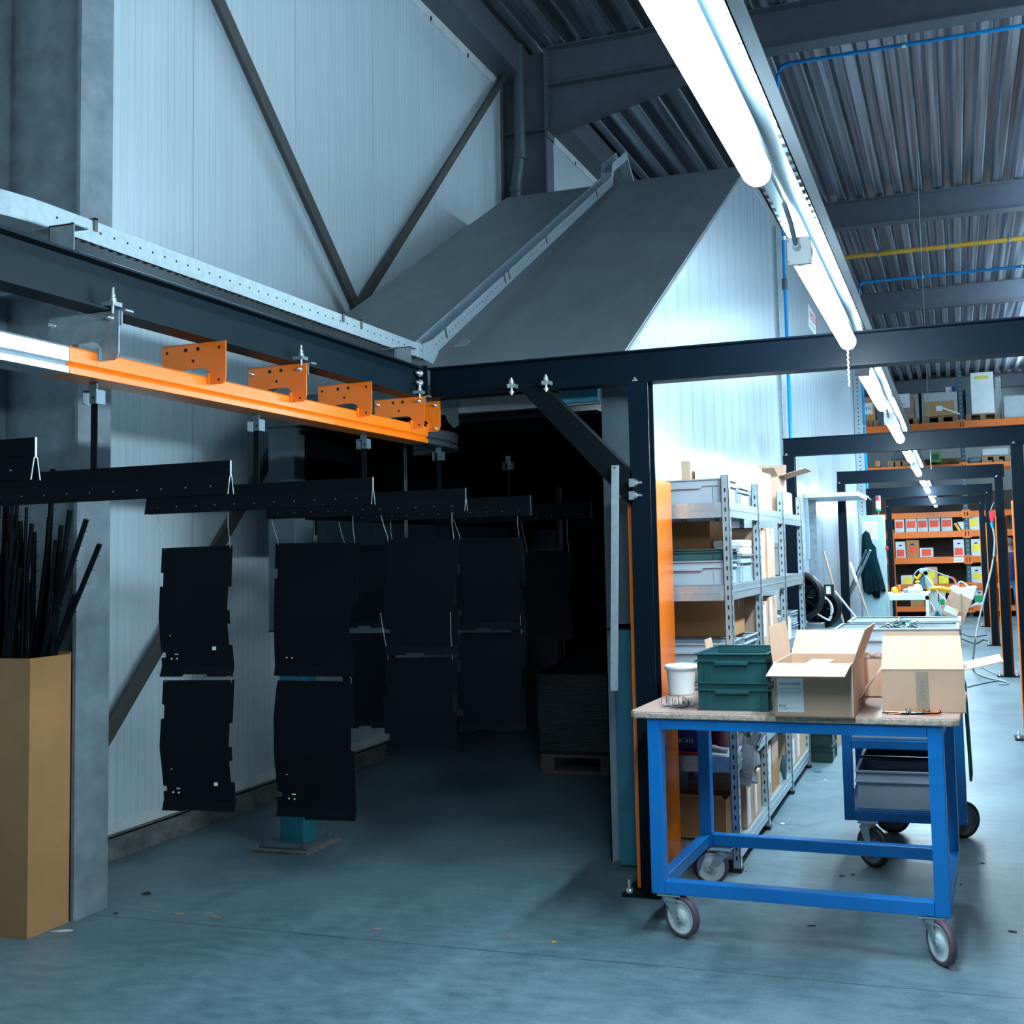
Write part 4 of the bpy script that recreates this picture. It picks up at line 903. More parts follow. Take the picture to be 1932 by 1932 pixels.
# work gloves draped over the shelf edge
def glove(c, s, rz, lab, tilt=0, hang=True):
    t = MB(); c = Vector(c); R_ = Matrix.Rotation(rz, 3, 'Z') @ Matrix.Rotation(tilt, 3, 'Y')
    def T_(p): return c+R_ @ (Vector(p)*s)
    t.tube([T_(p) for p in ((0, 0, 0), (0, .005, -.05), (.01, .0, -.10), (.012, 0, -.16), (.01, 0, -.20))], [.030*s, .040*s, .045*s, .040*s, .046*s], 10)
    for i, (dx, l) in enumerate(((-.030, .055), (-.010, .070), (.012, .066), (.032, .050))):
        t.tube([T_((dx*.8, 0, -.01)), T_((dx, -.004, .03)), T_((dx*1.25, -.014, .03+l*.6)), T_((dx*1.3, -.03, .03+l))], [.013*s, .012*s, .011*s, .006*s], 7)
    t.tube([T_((-.03, 0, -.08)), T_((-.06, -.01, -.05)), T_((-.075, -.02, -.01))], [.015*s, .012*s, .007*s], 7)
    return tag(t.build('work_glove', K['cloth']), lab, 'glove', 'grey work gloves on the rack')
glove((-1.085, 5.44, .60), 1.0, .3, 'grey work glove hanging over the fourth shelf edge beside the upright, front one', .25)
glove((-1.078, 5.56, .58), .95, 1.2, 'grey work glove hanging over the fourth shelf edge, rear one', .35)
tag(MB().tube([(-1.30, 5.30, S4+.022), (-1.24, 5.31, S4+.03), (-1.17, 5.30, S4+.02)], [.012, .02, .012], 8).build('folded_rag', K['cloth']), 'pale folded rag on the near edge of the fourth shelf', 'rag')
# third beam contents beyond, bottom shelf
cbox(-1.45, -1.13, 5.56, 5.74, S5, S5+.235, 'kraft', 'carton', 'nearest labelled kraft carton on the bottom shelf', 'carton', label=(.15, .55, .05, .85, 'paper'))
cbox(-1.45, -1.13, 5.76, 5.98, S5, S5+.235, 'kraft', 'carton', 'second labelled kraft carton on the bottom shelf', 'carton', label=(.15, .4, .1, .9, 'paper'))
carton(-1.53, 5.31, S5, .34, .22, .20, {'f': (.08, 30)}, 'wide open brown carton on the near end of the bottom shelf', m='kraftd')
cbox(-1.45, -1.13, 6.20, 6.34, S5, S5+.30, 'kraft', 'carton', 'slim kraft carton with a white strip label on the bottom shelf, middle bay', 'carton', label=(.2, .8, .3, .95, 'paper'))
cbox(-1.45, -1.14, 6.42, 6.66, S5, S5+.17, 'kraftd', 'carton', 'lower brown carton of a pair on the bottom shelf, middle bay', 'carton')
cbox(-1.45, -1.14, 6.43, 6.65, S5+.172, S5+.34, 'kraft', 'carton', 'upper kraft carton of a pair on the bottom shelf, middle bay', 'carton')
tag(MB().tube([(-1.12, 6.74, S5+.01), (-1.13, 6.74, S5+.08), (-1.125, 6.76, S5+.16)], [.012, .018, .008], 8).build('green_bag', K['green']), 'small dark green bag beside the cartons on the bottom shelf', 'bag')
for i, (y, h, l_) in enumerate(((7.08, .23, 'first kraft carton on the far bay of the bottom shelf'), (7.32, .27, 'second kraft carton on the far bay of the bottom shelf'), (7.56, .25, 'last kraft carton on the far bay of the bottom shelf'))):
    cbox(-1.42, -1.13, y, y+.21, S5, S5+h, 'kraft', 'carton', l_, 'carton', label=(.3, .8, .1, .8, 'paper') if i < 2 else None)
cbox(-1.45, -1.14, 6.18, 6.60, S4, S4+.2, 'kraftd', 'carton', 'brown carton on the middle bay of the fourth shelf', 'carton')
cbox(-1.45, -1.14, 7.10, 7.50, S4, S4+.18, 'kraft', 'carton', 'kraft carton on the far bay of the fourth shelf', 'carton')
# totes past the rack
for i, l_ in enumerate(('bottom', 'middle', 'top')):
    eurocrate(-1.17, 8.06+.0*i, .001+i*.125, .20, .36, .123, K['dgreen'] if i < 2 else K['grey'], l_+(' black green tote' if i < 2 else ' grey tote')+' of the floor stack past the end of the rack', 'floor stack of totes', handle=False)
cbox(-1.12, -.98, 8.82, 9.18, .001, .24, 'kraft', 'carton', 'tan carton on the floor past the stack of totes', 'carton')
# ================================================================== CARDBOARD BOX WITH RODS
bx = thing('tall_carton', 'tall narrow brown cardboard box full of black rods at the left edge', 'carton', (-4.13, 3.83, 0))
mb = MB(); a0, a1, b0, b1, hh = -4.38, -3.962, 3.70, 3.925, 1.215
mb.box(a0, a1, b0, b0+.005, 0, hh).box(a0, a1, b1-.005, b1, 0, hh+.01).box(a0, a0+.005, b0+.005, b1-.005, 0, hh).box(a1-.005, a1, b0+.005, b1-.005, 0, hh).box(a0+.006, a1-.006, b0+.006, b1-.006, 0.001, .005)
mb.build('box_body', K['kraftd'], bx)
rn = random.Random(21)
rods = [((188, 1027), (150, 1150)), ((163, 980), (90, 1190)), ((134, 958), (80, 1150)), ((100, 885), (75, 1180))]
n_r = 0
protorod = None
def rod(base, tip, r, lab):
    mb = MB(); base, tip = Vector(base), Vector(tip); d = (tip-base).normalized(); mb.tube([base, tip], r, 8)
    s_ = d.cross(Vector((0, 1, 0))).normalized()
    for i in range(9):
        p = tip-d*(.05+i*.07); mb.tube([p, p-s_*.018, p-s_*.03+d*.004], .0012, 4)
    return tag(mb.build('hook_rod', K['black2']), lab, 'rod', 'black rods in the tall carton')
tips = [at(188, 1027, 'Y', 3.87), at(163, 980, 'Y', 3.80), at(132, 962, 'Y', 3.85), at(100, 885, 'Y', 3.88), at(142, 1122, 'Y', 3.86)]
rl = ['rightmost black hook rod leaning out of the tall carton', 'second rightmost black hook rod leaning out of the tall carton', 'third rightmost black hook rod leaning out of the tall carton', 'tallest black hook rod whose tip shows above the carrier bar', 'short black rod between the rightmost ones in the tall carton']
for tp, l_ in zip(tips, rl):
    bs = Vector((0, tp.y, .80)); lim = a1-.025; bs.x = min(tp.x-.05, (lim-tp.x*(1.23-.8)/(tp.z-.8))/(1-(1.23-.8)/(tp.z-.8))); bs.x = max(bs.x, a0+.02)
    rod(bs+Vector((0, -.02, 0)), tp, .0115, l_)
for i in range(46):
    x = a0+.03+rn.random()*.28; y = b0+.03+rn.random()*.16
    tp = Vector((x+rn.uniform(-.08, .15), y+rn.uniform(-.02, .02), rn.uniform(1.55, 2.0)))
    rod((x, y, .7), tp, rn.uniform(.007, .0115), 'black hook rod standing in the crowded bundle of the tall carton')
# ================================================================== FAR AISLE
def lab_at(x, y, ax, v): return at(x, y, ax, v)
# dark low cabinet with spare wheels
t = thing('low_cabinet', 'dark low cabinet under the spare wheels past the shelving rack', 'cabinet', (-1.35, 9.9, 0))
MB().box(-1.68, -1.02, 9.62, 10.2, 0, .86).build('cabinet_body', K['slate'], t, bev=.004); MB().box(-1.66, -1.36, 9.612, 9.62, .04, .82).build('door', K['black2'], t); MB().box(-1.34, -1.04, 9.612, 9.62, .04, .82).build('door', K['black2'], t)
def wheel(c, r, ax, lab, spokes=10, m='rubber', rimm='black'):
    c, d = Vector(c), Vector(ax).normalized(); t = thing('spare_wheel', lab, 'wheel', c-Vector((0, 0, r)), 0, 'spare wheels')
    k = r*.16
    MB().lathe([(r*.80, -k), (r*.90, -k*1.1), (r*.97, -k*.6), (r, 0), (r*.97, k*.6), (r*.90, k*1.1), (r*.80, k), (r*.79, 0)], c, d, 40, closed=True).build('tyre', K[m], t)
    mb = MB().lathe([(r*.74, -k*.9), (r*.81, -k*1.04), (r*.81, k), (r*.74, k)], c, d, 40, closed=True)
    a = Vector((0, 0, 1)) if abs(d.z) < .9 else Vector((1, 0, 0)); x_ = d.cross(a).normalized(); y_ = d.cross(x_)
    mb.lathe([(0, -k*1.0), (r*.12, -k*.95), (r*.16, -k*.4), (r*.12, k*.2), (0, k*.2)], c, d, 20)
    for i in range(spokes):
        th = 2*PI*i/spokes; v = x_*math.cos(th)+y_*math.sin(th); mb.bar(c+v*r*.13-d*k*.6, c+v*r*.76-d*k*.8, r*.07, k*.5, d)
    mb.lathe([(0, k*.5), (r*.78, k*.5), (r*.78, k*.6), (0, k*.6)], c, d, 32)
    mb.build('rim', K[rimm], t)
    mb = MB().lathe([(0, -k*1.08), (r*.07, -k*1.05), (r*.07, -k*.9)], c, d, 16)
    for i in range(0, spokes, 2):
        th = 2*PI*i/spokes+.12; v = x_*math.cos(th)+y_*math.sin(th); mb.bar(c+v*r*.34-d*k*1.09, c+v*r*.58-d*k*1.12, r*.022, .002, d)
    mb.build('bright_trim', K['galv2'], t)
pw = at(1513, 1124, 'Y', 9.55); wheel(pw, .218, (.25, 1, .05), 'front spare wheel with bright spokes behind the end of the shelving rack')
pw2 = at(1550, 1146, 'Y', 9.95); wheel(pw2, .198, (.2, 1, .1), 'rear spare wheel draped with a pale hose, beside the leaning broom', 7)
c = pw2+Vector((0, -.06, -.02))
pt = [c+Vector((.10*math.cos(a)*(1+.1*i), -.01*i, .13*math.sin(a)*(1-.06*i))) for i in range(2) for a in [-.9+PI*1.25*j/10 for j in range(11)]]
tag(MB().tube(spl(pt, 3), .010, 8).build('pale_hose', K['white']), 'pale looped hose hanging on the rear spare wheel', 'hose')
mb = MB().box(pw2.x+.06, pw2.x+.15, 9.70, 9.73, pw2.z+.12, pw2.z+.22)
mb.box(pw2.x+.08, pw2.x+.12, 9.695, 9.70, pw2.z+.135, pw2.z+.205, 1)
tag(mb.build('black_socket_box', [K['rubber'], K['white']]), 'small black box with a white face hung beside the rear spare wheel', 'box')
eurocrate(pw.x-.02, 9.65, .862, .18, .22, .07, K['grey'], 'small grey bin on the low cabinet under the front spare wheel', None, handle=False)
# leaning tools
def pole(a, b_, r, m, name, lab, cat, head=None, extra=None):
    t = MB().tube([a, b_], r, 8)
    if extra: t.tube([a, Vector(a).lerp(Vector(b_), extra)], r*1.25, 8, 1)
    if head: t.obox(b_, head[0], head[1], head[2], 1)
    return tag(t.build(name, m), lab, cat)
pole(at(1554, 1040, 'Y', 13.0), at(1624, 1293, 'Z', .02), .014, [K['handle'], K['rubber']], 'broom', 'wooden broom handle leaning on the inner wall, left of the third portal post', 'broom')
pole(at(1604, 1062, 'Y', 13.1), at(1683, 1291, 'Z', .02), .014, [K['handle'], K['white']], 'broom', 'wooden broom with a white grip leaning past the third portal post', 'broom', extra=.16)
pole(at(1576, 1116, 'Y', 12.4), at(1712, 1286, 'Z', .02), .012, [K['paper']], 'long_stick', 'pale stick leaning low from the third portal post towards the blue cart', 'stick')
pole(at(1642, 1038, 'Y', 13.4), at(1590, 1155, 'Y', 13.85), .016, [K['galvd'], K['galv']], 'metal_bar', 'grey metal bar crossing behind the leaning broom, right one', 'bar')
pole(at(1634, 1038, 'Y', 13.5), at(1588, 1152, 'Y', 13.95), .013, [K['slate'], K['galv']], 'metal_bar', 'dark metal bar crossing behind the leaning broom, left one', 'bar')
# wall shelf
t = thing('wall_shelf', 'white sheet metal shelf projecting from the inner wall above the brooms', 'shelf', (-1.38, 13, 2.2))
MB().box(-1.698, -1.07, 12.3, 13.5, 2.215, 2.265).build('shelf_board', K['white'], t, bev=.003)
MB().box(-1.698, -1.66, 12.35, 12.39, 1.5, 2.215).build('shelf_bracket', K['galv'], t)
mb = MB().tube([(-1.06, 12.35, 2.24), (-1.0, 12.6, 2.22), (-.98, 12.9, 2.19)], .008, 6).tube([(-1.06, 12.9, 2.25), (-1.02, 13.1, 2.24)], .006, 6)
mb.build('cable_ends', K['galvd'], t)
mb = MB().box(-1.695, -1.60, 12.6, 12.62, .3, 2.2)
tag(mb.build('plastic_strip', K['galvd']), 'narrow reflective sheet under the wall shelf', 'sheet')
# control cabinet
a, b_ = at(1622, 1000, 'Y', 16).x, at(1667, 1000, 'Y', 16).x
t = thing('control_cabinet', 'tall pale blue control cabinet with a vent grille and hanging dark jacket', 'cabinet', ((a+b_)/2, 16.2, 0))
MB().box(a, b_, 16, 16.45, 0, 2.10).build('cabinet_body', K['cabinet'], t, bev=.006)
MB().box(a+.01, b_-.012, 15.99, 16, .02, 2.07).build('door', K['cabinet'], t, bev=.003)
g0, g1 = at(1626, 984, 'Y', 15.98), at(1657, 1017, 'Y', 15.98)
mb = MB().box(g0.x, g1.x, 15.98, 15.99, g1.z, g0.z)
for i in range(14): x = g0.x+(g1.x-g0.x)*(i+.5)/14; mb.box(x-.003, x+.003, 15.978, 15.981, g1.z+.03, g0.z-.03, 1)
mb.build('vent_grille', [K['white'], K['galvd']], t)
mb = MB()
p = at(1657.5, 968, 'Y', 16.2)
mb.cyl((p.x, 16.2, 2.10), (p.x, 16.2, 2.17), .012, 8)
for i, (m_, h_) in enumerate(((1, .03), (2, .12), (3, .05), (0, .03))): 
    z0 = 2.17+sum((.03, .12, .05, .03)[:i]); mb.cyl((p.x, 16.2, z0), (p.x, 16.2, z0+h_), .038, 14, m_)
mb.build('signal_tower', [K['slate'], K['lgreen'], K['white'], K['red']], t)
p = at(1678, 1034, 'Y', 16.15); MB().cyl((b_, 16.15, p.z), (b_+.05, 16.15, p.z), .025, 12).build('emergency_button', K['red'], t)
# jacket
J = [(1633, 1001), (1640, 1006), (1645, 1024), (1652, 1033), (1654, 1050), (1661, 1075), (1667, 1098), (1671, 1115), (1668, 1117), (1659, 1114), (1660, 1127), (1650, 1129), (1645, 1121), (1637, 1122), (1628, 1112), (1624, 1085), (1625, 1050), (1626, 1025), (1627, 1008)]
P3 = [at(x, y, 'Y', 15.92) for x, y in J]
mb = MB(); cen = sum(P3, Vector())/len(P3)
ring = lambda s_, y: [Vector((cen.x+(p.x-cen.x)*s_, y, cen.z+(p.z-cen.z)*s_)) for p in P3]
L_ = [ring(1, 15.985), ring(1.0, 15.93), ring(.78, 15.87), ring(.35, 15.85)]; n = len(P3)
vs = [p for r_ in L_ for p in r_]; fs = []
for i in range(3): fs += [(i*n+j, i*n+(j+1) % n, (i+1)*n+(j+1) % n, (i+1)*n+j) for j in range(n)]
fs += [tuple(range(3*n, 4*n)), tuple(range(n))[::-1]]; mb.add(vs, fs, 0, True)
for k in range(4):
    a_, b2 = at(1634+k*3, 1030+k*3, 'Y', 15.86), at(1636+k*8.5, 1118-k*1.5, 'Y', 15.87); mb.tube([a_, (a_+b2)/2+Vector((0, -.02, 0)), b2], [.02, .04, .045], 8)
tag(mb.build('hanging_jacket', K['jacket']), 'dark green jacket hanging on the front of the pale control cabinet', 'jacket')
# blue locker strip left of third post
tag(MB().box(-1.69, -1.42, 13.75, 14.1, 0, .76).build('blue_locker', K['teal'], bev=.003), 'low teal steel locker behind the third portal post at the wall', 'locker')
# white work bench behind cabinet
t = thing('white_bench', 'small white workbench beside the pale control cabinet', 'bench', (-.7, 17.1, 0))
bx0, bx1 = at(1683, 1120, 'Y', 16.7).x, at(1752, 1120, 'Y', 16.7).x; bz = at(1720, 1121, 'Y', 16.7).z
MB().box(bx0-.1, bx1, 16.7, 17.5, bz-.03, bz+.01).build('bench_top', K['white'], t, bev=.003)
MB().box(bx0-.1, bx1, 16.7, 16.74, bz-.09, bz-.03).build('apron', K['white'], t)
for x in (bx0-.1, bx1-.05):
    for y in (16.7, 17.45): MB().box(x, x+.05, y, y+.05, 0, bz-.03).build('leg', K['white'], t)
rn = random.Random(9)
for i, (x_, w_, h_, m_, nm, lb_) in enumerate(((1687, .10, .10, 'yellow', 'yellow_bag', 'yellow topped white bag at the left end of the white workbench'), (1697, .05, .13, 'orange2', 'spray_can', 'orange can standing on the white workbench'), (1707, .09, .07, 'galvd', 'wire_bundle', 'grey coiled bundle on the white workbench'), (1718, .12, .10, 'paper', 'white_bag', 'white crumpled bag in the middle of the white workbench'), (1731, .15, .14, 'white', 'white_canister', 'big white canister at the right end of the white workbench'))):
    p = at(x_, 1110, 'Y', 16.95); mb = MB()
    if m_ in ('orange2',): mb.lathe([(0, 0), (w_*.45, 0), (w_*.45, h_*.85), (w_*.2, h_), (0, h_)], (p.x, 16.95, bz+.012), n=14)
    else: mb.ball((p.x, 16.95, bz+.01+h_*.5), h_*.5, 6, 0, (w_/h_, w_/h_, 1)).ball((p.x+.03, 16.95, bz+.01+h_*.35), h_*.35, 6, 0, (w_/h_, 1, 1))
    tag(mb.build(nm, K[m_]), lb_, nm.split('_')[-1])
# yellow robot stand (A frame)
YA = 18.6
def A(x, y, d=0): return at(x, y, 'Y', YA+d)
t = thing('a_frame_stand', 'pale blue A-frame stand with yellow machine parts in the far aisle', 'stand', at(1775, 1205, 'Z', 0))
def poly(pts, th, m, name, d=0, tt=None): MB().prism([A(x, y, d) for x, y in pts], (0, th, 0)).build(name, K[m], tt or t, bev=.004)
poly([(1741, 1078), (1750, 1077), (1756, 1100), (1768, 1132), (1785, 1160), (1810, 1196), (1800, 1200), (1778, 1168), (1762, 1140), (1750, 1110)], .08, 'cabinet', 'curved_leg')
poly([(1733, 1074), (1748, 1075), (1752, 1083), (1746, 1086), (1735, 1080)], .08, 'cabinet', 'top_head')
poly([(1763, 1140), (1770, 1146), (1757, 1178), (1755, 1208), (1748, 1208), (1750, 1175)], .07, 'cabinet', 'rear_leg')
poly([(1748, 1199), (1810, 1196), (1812, 1204), (1748, 1208)], .3, 'cabinet', 'base_rail')
poly([(1764, 1152), (1772, 1156), (1798, 1194), (1757, 1197)], .02, 'teal', 'dark_panel', .05)
poly([(1752, 1084), (1763, 1100), (1756, 1106), (1752, 1106)], .10, 'yellow', 'yellow_block', .02)
poly([(1729, 1098), (1743, 1086), (1746, 1112), (1736, 1108)], .10, 'teal', 'grey_motor', .02)
mb = MB().tube([A(1756, 1110, -.05), A(1775, 1109, -.05), A(1793, 1113, -.05)], .035, 8).tube([A(1756, 1114, -.02), A(1793, 1117, -.02)], .02, 8)
mb.build('yellow_arm', K['yellow'], t)
mb = MB().tube([A(1724, 1088), A(1731, 1092), A(1738, 1083)], .03, 8).ball(A(1731, 1098), .05, 6, 0, (1, 1, .6)); mb.build('yellow_joint', K['yellow'], t)
mb = MB().tube([A(1748, 1088, -.06), A(1772, 1120, -.06), A(1800, 1147, -.06)], .012, 6).tube([A(1752, 1128, -.06), A(1764, 1152, -.06)], .012, 6); mb.build('white_rod', K['white'], t)
mb = MB().tube([A(1750, 1110, .0), A(1756, 1135, 0), A(1745, 1168, 0)], .022, 6); mb.build('yellow_strut', K['yellow'], t)
for i, (pts_, lb_) in enumerate((([(1723, 1096), (1726, 1082), (1738, 1073), (1756, 1076), (1778, 1084), (1798, 1092), (1806, 1108)], 'thin grey hose arching over the A-frame stand'), ([(1795, 1088), (1803, 1094), (1809, 1108)], 'short red hose entering the white plastic bag'), ([(1808, 1108), (1809, 1099), (1816, 1098), (1828, 1107)], 'white looped hose above the tilted carton'))):
    tag(MB().tube(spl([A(x, y, -.1) for x, y in pts_]), .012, 6).build('hose', K[('cable', 'red', 'white')[i]]), lb_, 'hose')
# tilted carton held on the stand
t = thing('tilted_carton', 'tilted cardboard carton with white label and red letters hanging by the A-frame stand', 'carton', A(1800, 1180))
poly([(1794, 1116), (1835, 1132), (1829, 1146), (1815, 1183), (1776, 1156), (1788, 1128)], .35, 'kraft', 'box_body', -.35, t)
poly([(1785, 1141), (1809, 1152), (1804, 1163), (1780, 1152)], .002, 'paper', 'label', -.353, t)
poly([(1803, 1148), (1809, 1151), (1807, 1154), (1801, 1151)], .002, 'yellab', 'yellow_tag', -.356, t)
p = A(1807, 1160, -.356); text('ER', .085, K['red'], p, (PI/2, -math.radians(-24), 0), t)
p = A(1788, 1134, -.356); text('G', .045, K['red'], p, (PI/2, -math.radians(-24), 0), t)
poly([(1826, 1143), (1846, 1136), (1845, 1139), (1829, 1148)], .01, 'paper', 'white_flap', -.3, t)
poly([(1812, 1120), (1815, 1121), (1817, 1182), (1814, 1181)], .003, 'tapeb', 'strap', -.358, t)
mb = MB(); Bp = [(1792, 1107), (1800, 1104), (1812, 1109), (1841, 1105), (1844, 1108), (1836, 1133), (1795, 1116)]
mb.prism([A(x, y, -.28) for x, y in Bp], (0, .2, 0)); tag(mb.build('plastic_bag', K['paper'], bev=.02), 'white plastic bag stuffed in the top of the tilted carton', 'bag')
# cables & air gun
t = thing('air_gun', 'red air gun hanging on a portal post with its hose', 'air gun', at(1874, 972, 'Y', 13.5))
mb = MB().prism([at(x, y, 'Y', 13.5) for x, y in ((1866, 964), (1872, 962), (1877, 970), (1882, 978), (1876, 975), (1874, 986), (1869, 984), (1866, 972))], (0, .03, 0)); mb.build('gun_body', K['red'], t, bev=.003)
MB().tube([at(1871, 985, 'Y', 13.5), at(1873, 995, 'Y', 13.5)], .02, 8).build('coupling', K['pipe'], t)
MB().tube([at(1869, 963, 'Y', 13.5), at(1873, 952, 'Y', 13.52), at(1876, 948, 'Y', 13.55)], .006, 6).build('hook', K['galvd'], t)
hp = [at(1873, 995, 'Y', 13.5), at(1877, 1020, 'Y', 13.45), at(1874, 1055, 'Y', 13.4), at(1868, 1085, 'Y', 13.3), at(1858, 1125, 'Y', 13.1), at(1845, 1180, 'Y', 13), at(1839, 1215, 'Y', 12.9)]
tag(MB().tube(spl(hp+[at(1836, 1262, 'Z', .012), at(1852, 1275, 'Z', .012), at(1900, 1287, 'Z', .012)]), .012, 8).build('air_hose', K['cable']), 'pale grey air hose from the red air gun down to the floor', 'hose')
def fcable(pts_, r, lb_, m='cable'): return tag(MB().tube(spl([at(x, y, 'Z', r) for x, y in pts_]), r, 6).build('floor_cable', K[m]), lb_, 'cable', 'floor cables')
fcable([(1825, 1296), (1850, 1290), (1880, 1284), (1886, 1282), (1903, 1290), (1884, 1291)], .009, 'grey cable with a cut end on the floor near the third portal post')
fcable([(1848, 1256), (1870, 1268), (1888, 1274), (1905, 1270)], .009, 'grey cable looping round the base of the third portal post')
fcable([(1815, 1205), (1840, 1214), (1855, 1207), (1874, 1214)], .012, 'dark cable on the far floor right of the A-frame stand', 'slate')
fcable([(1806, 1190), (1830, 1201), (1862, 1198)], .011, 'second dark cable on the far floor by the fourth portal post', 'slate')
# person between the posts
def person():
    base = at(1912, 1181, 'Z', 0); x, y = base.x, base.y
    me = bpy.data.meshes.new('person'); J_ = {}
    V = []; E = []; R_ = []
    def v(n_, p, r): J_[n_] = len(V); V.append((x+p[0], y+p[1], p[2])); R_.append(r)
    def e(a, b_): E.append((J_[a], J_[b_]))
    v('pel', (0, 0, .95), .145); v('bel', (0, 0, 1.10), .135); v('che', (0, 0, 1.32), .155); v('nek', (0, 0, 1.47), .06); v('hed', (0, 0, 1.56), .085); v('top', (0, 0, 1.68), .08)
    e('pel', 'bel'); e('bel', 'che'); e('che', 'nek'); e('nek', 'hed'); e('hed', 'top')
    for s_, n_ in ((-1, 'l'), (1, 'r')):
        v('hip'+n_, (s_*.09, 0, .88), .10); v('kne'+n_, (s_*.10, -.02, .48), .065); v('ank'+n_, (s_*.10, .02, .09), .045); v('toe'+n_, (s_*.11, -.13, .045), .04)
        e('pel', 'hip'+n_); e('hip'+n_, 'kne'+n_); e('kne'+n_, 'ank'+n_); e('ank'+n_, 'toe'+n_)
        v('sho'+n_, (s_*.18, 0, 1.39), .06); v('elb'+n_, (s_*.23, -.02, 1.10), .045); v('wri'+n_, (s_*.20, -.15, .92), .03)
        e('che', 'sho'+n_); e('sho'+n_, 'elb'+n_); e('elb'+n_, 'wri'+n_)
        v('pal'+n_, (s_*.19, -.20, .87), .032); e('wri'+n_, 'pal'+n_)
        for q in range(4):
            v('f%d%s' % (q, n_), (s_*.19+(q-1.5)*.018, -.235, .83), .010); v('g%d%s' % (q, n_), (s_*.19+(q-1.5)*.019, -.245, .79), .008); e('pal'+n_, 'f%d%s' % (q, n_)); e('f%d%s' % (q, n_), 'g%d%s' % (q, n_))
        v('t'+n_, (s_*.15, -.23, .86), .010); e('pal'+n_, 't'+n_)
    me.from_pydata(V, E, []); o = bpy.data.objects.new('person', me); COL.objects.link(o)
    me.materials.append(K['denim'])
    sk = o.modifiers.new('skin', 'SKIN'); sk.use_smooth_shade = True
    for i, r in enumerate(R_): me.skin_vertices[0].data[i].radius = (r, r*.8)
    me.skin_vertices[0].data[0].use_root = True
    ss = o.modifiers.new('sub', 'SUBSURF'); ss.levels = 1; ss.render_levels = 2
    bpy.context.view_layer.update(); dg = bpy.context.evaluated_depsgraph_get()
    m2 = bpy.data.meshes.new_from_object(o.evaluated_get(dg)); bpy.data.objects.remove(o)
    o = bpy.data.objects.new('person', m2); COL.objects.link(o); m2.materials.clear()
    for k_ in ('denim', 'denimd', 'skin', 'rubber'): m2.materials.append(K[k_])
    for p_ in m2.polygons:
        c_ = p_.center; dx = abs(c_.x-x); hand = c_.z < .925 and dx > .13 and c_.y-y < -.13
        p_.material_index = 2 if (c_.z > 1.46 or hand) else (3 if c_.z < .085 else (1 if c_.z > .97 or (dx > .15 and c_.z > .9) else 0)); p_.use_smooth = True
    WLOC[o.name] = Vector((0, 0, 0))
    tag(o, 'person in blue work trousers standing behind the portal posts at the right edge', 'person')
    MB().ball((x, y+.02, 1.65), .098, 10, 0, (1, 1.1, 1.0)).build('hair', K['backbox'], o)
    mb = MB().ball((x, y-.085, 1.575), .014, 5)
    for s_ in (-1, 1): mb.ball((x+s_*.085, y, 1.58), .018, 5, 0, (.5, 1, 1.4)).ball((x+s_*.03, y-.075, 1.60), .009, 5, 1)
    mb.box(x-.022, x+.022, y-.082, y-.074, 1.532, 1.538, 1); mb.build('face', [K['skin'], K['backbox']], o)
    mb = MB().lathe([(.155, .92), (.16, 1.05), (.175, 1.25), (.18, 1.38), (.09, 1.46)], (x, y, 0), n=20); mb.build('shirt', K['denimd'], o)
person()
# ================================================================== PALLET RACKING
t = thing('pallet_rack', 'orange and blue pallet racking across the far end of the hall', 'racking', (.4, 25.5, 0))
RY = 25.0
for x in (-2.25, .17, 2.87):
    for y in (RY+.06, RY+1.04):
        mb = MB().box(x, x+.10, y, y+.07, 0, 5.65)
        for i in range(56): mb.box(x+.03, x+.045, y-.002, y, .1+i*.1, .13+i*.1, 1).box(x+.055, x+.07, y-.002, y, .1+i*.1, .13+i*.1, 1)
        mb.build('upright', [K['rackup'], K['galvd']], t)
LV = [(4.465, 4.31), (3.49, 3.385), (2.40, 2.27), (1.957, 1.815), (1.37, 1.225), (.757, .635), (.245, .13)]
for zt, zb_ in LV:
    for xa, xb in ((-2.15, .17), (.27, 2.87)):
        for y in (RY+.0, RY+1.05):
            if zt == 2.40 and y > RY+.5: continue
            MB().box(xa, xb, y, y+.05, zb_, zt).build('beam', K['orange2'], t)
            for xx in (xa, xb-.005):
                pass
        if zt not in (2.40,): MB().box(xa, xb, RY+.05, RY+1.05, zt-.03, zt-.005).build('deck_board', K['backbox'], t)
    for x in (.17,):
        mb = MB().box(x-.04, x+.14, RY-.006, RY, zb_-.03, zt+.03); mb.box(x+.01, x+.03, RY-.008, RY-.006, zb_+.02, zt-.02, 1).box(x+.07, x+.09, RY-.008, RY-.006, zb_+.02, zt-.02, 1)
        mb.build('connector', [K['orange2'], K['hole']], t)
MB().box(-.10, .12, RY-.003, RY, 1.24, 1.35).build('rack_label', K['paper'], t); text('35-03-01', .05, K['ink'], (-.09, RY-.004, 1.27), (PI/2, 0, 0), t)
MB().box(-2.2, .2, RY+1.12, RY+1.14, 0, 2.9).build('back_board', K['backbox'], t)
MB().box(.2, 2.9, RY+1.12, RY+1.14, 0, 2.9).build('back_board', K['backbox'], t)
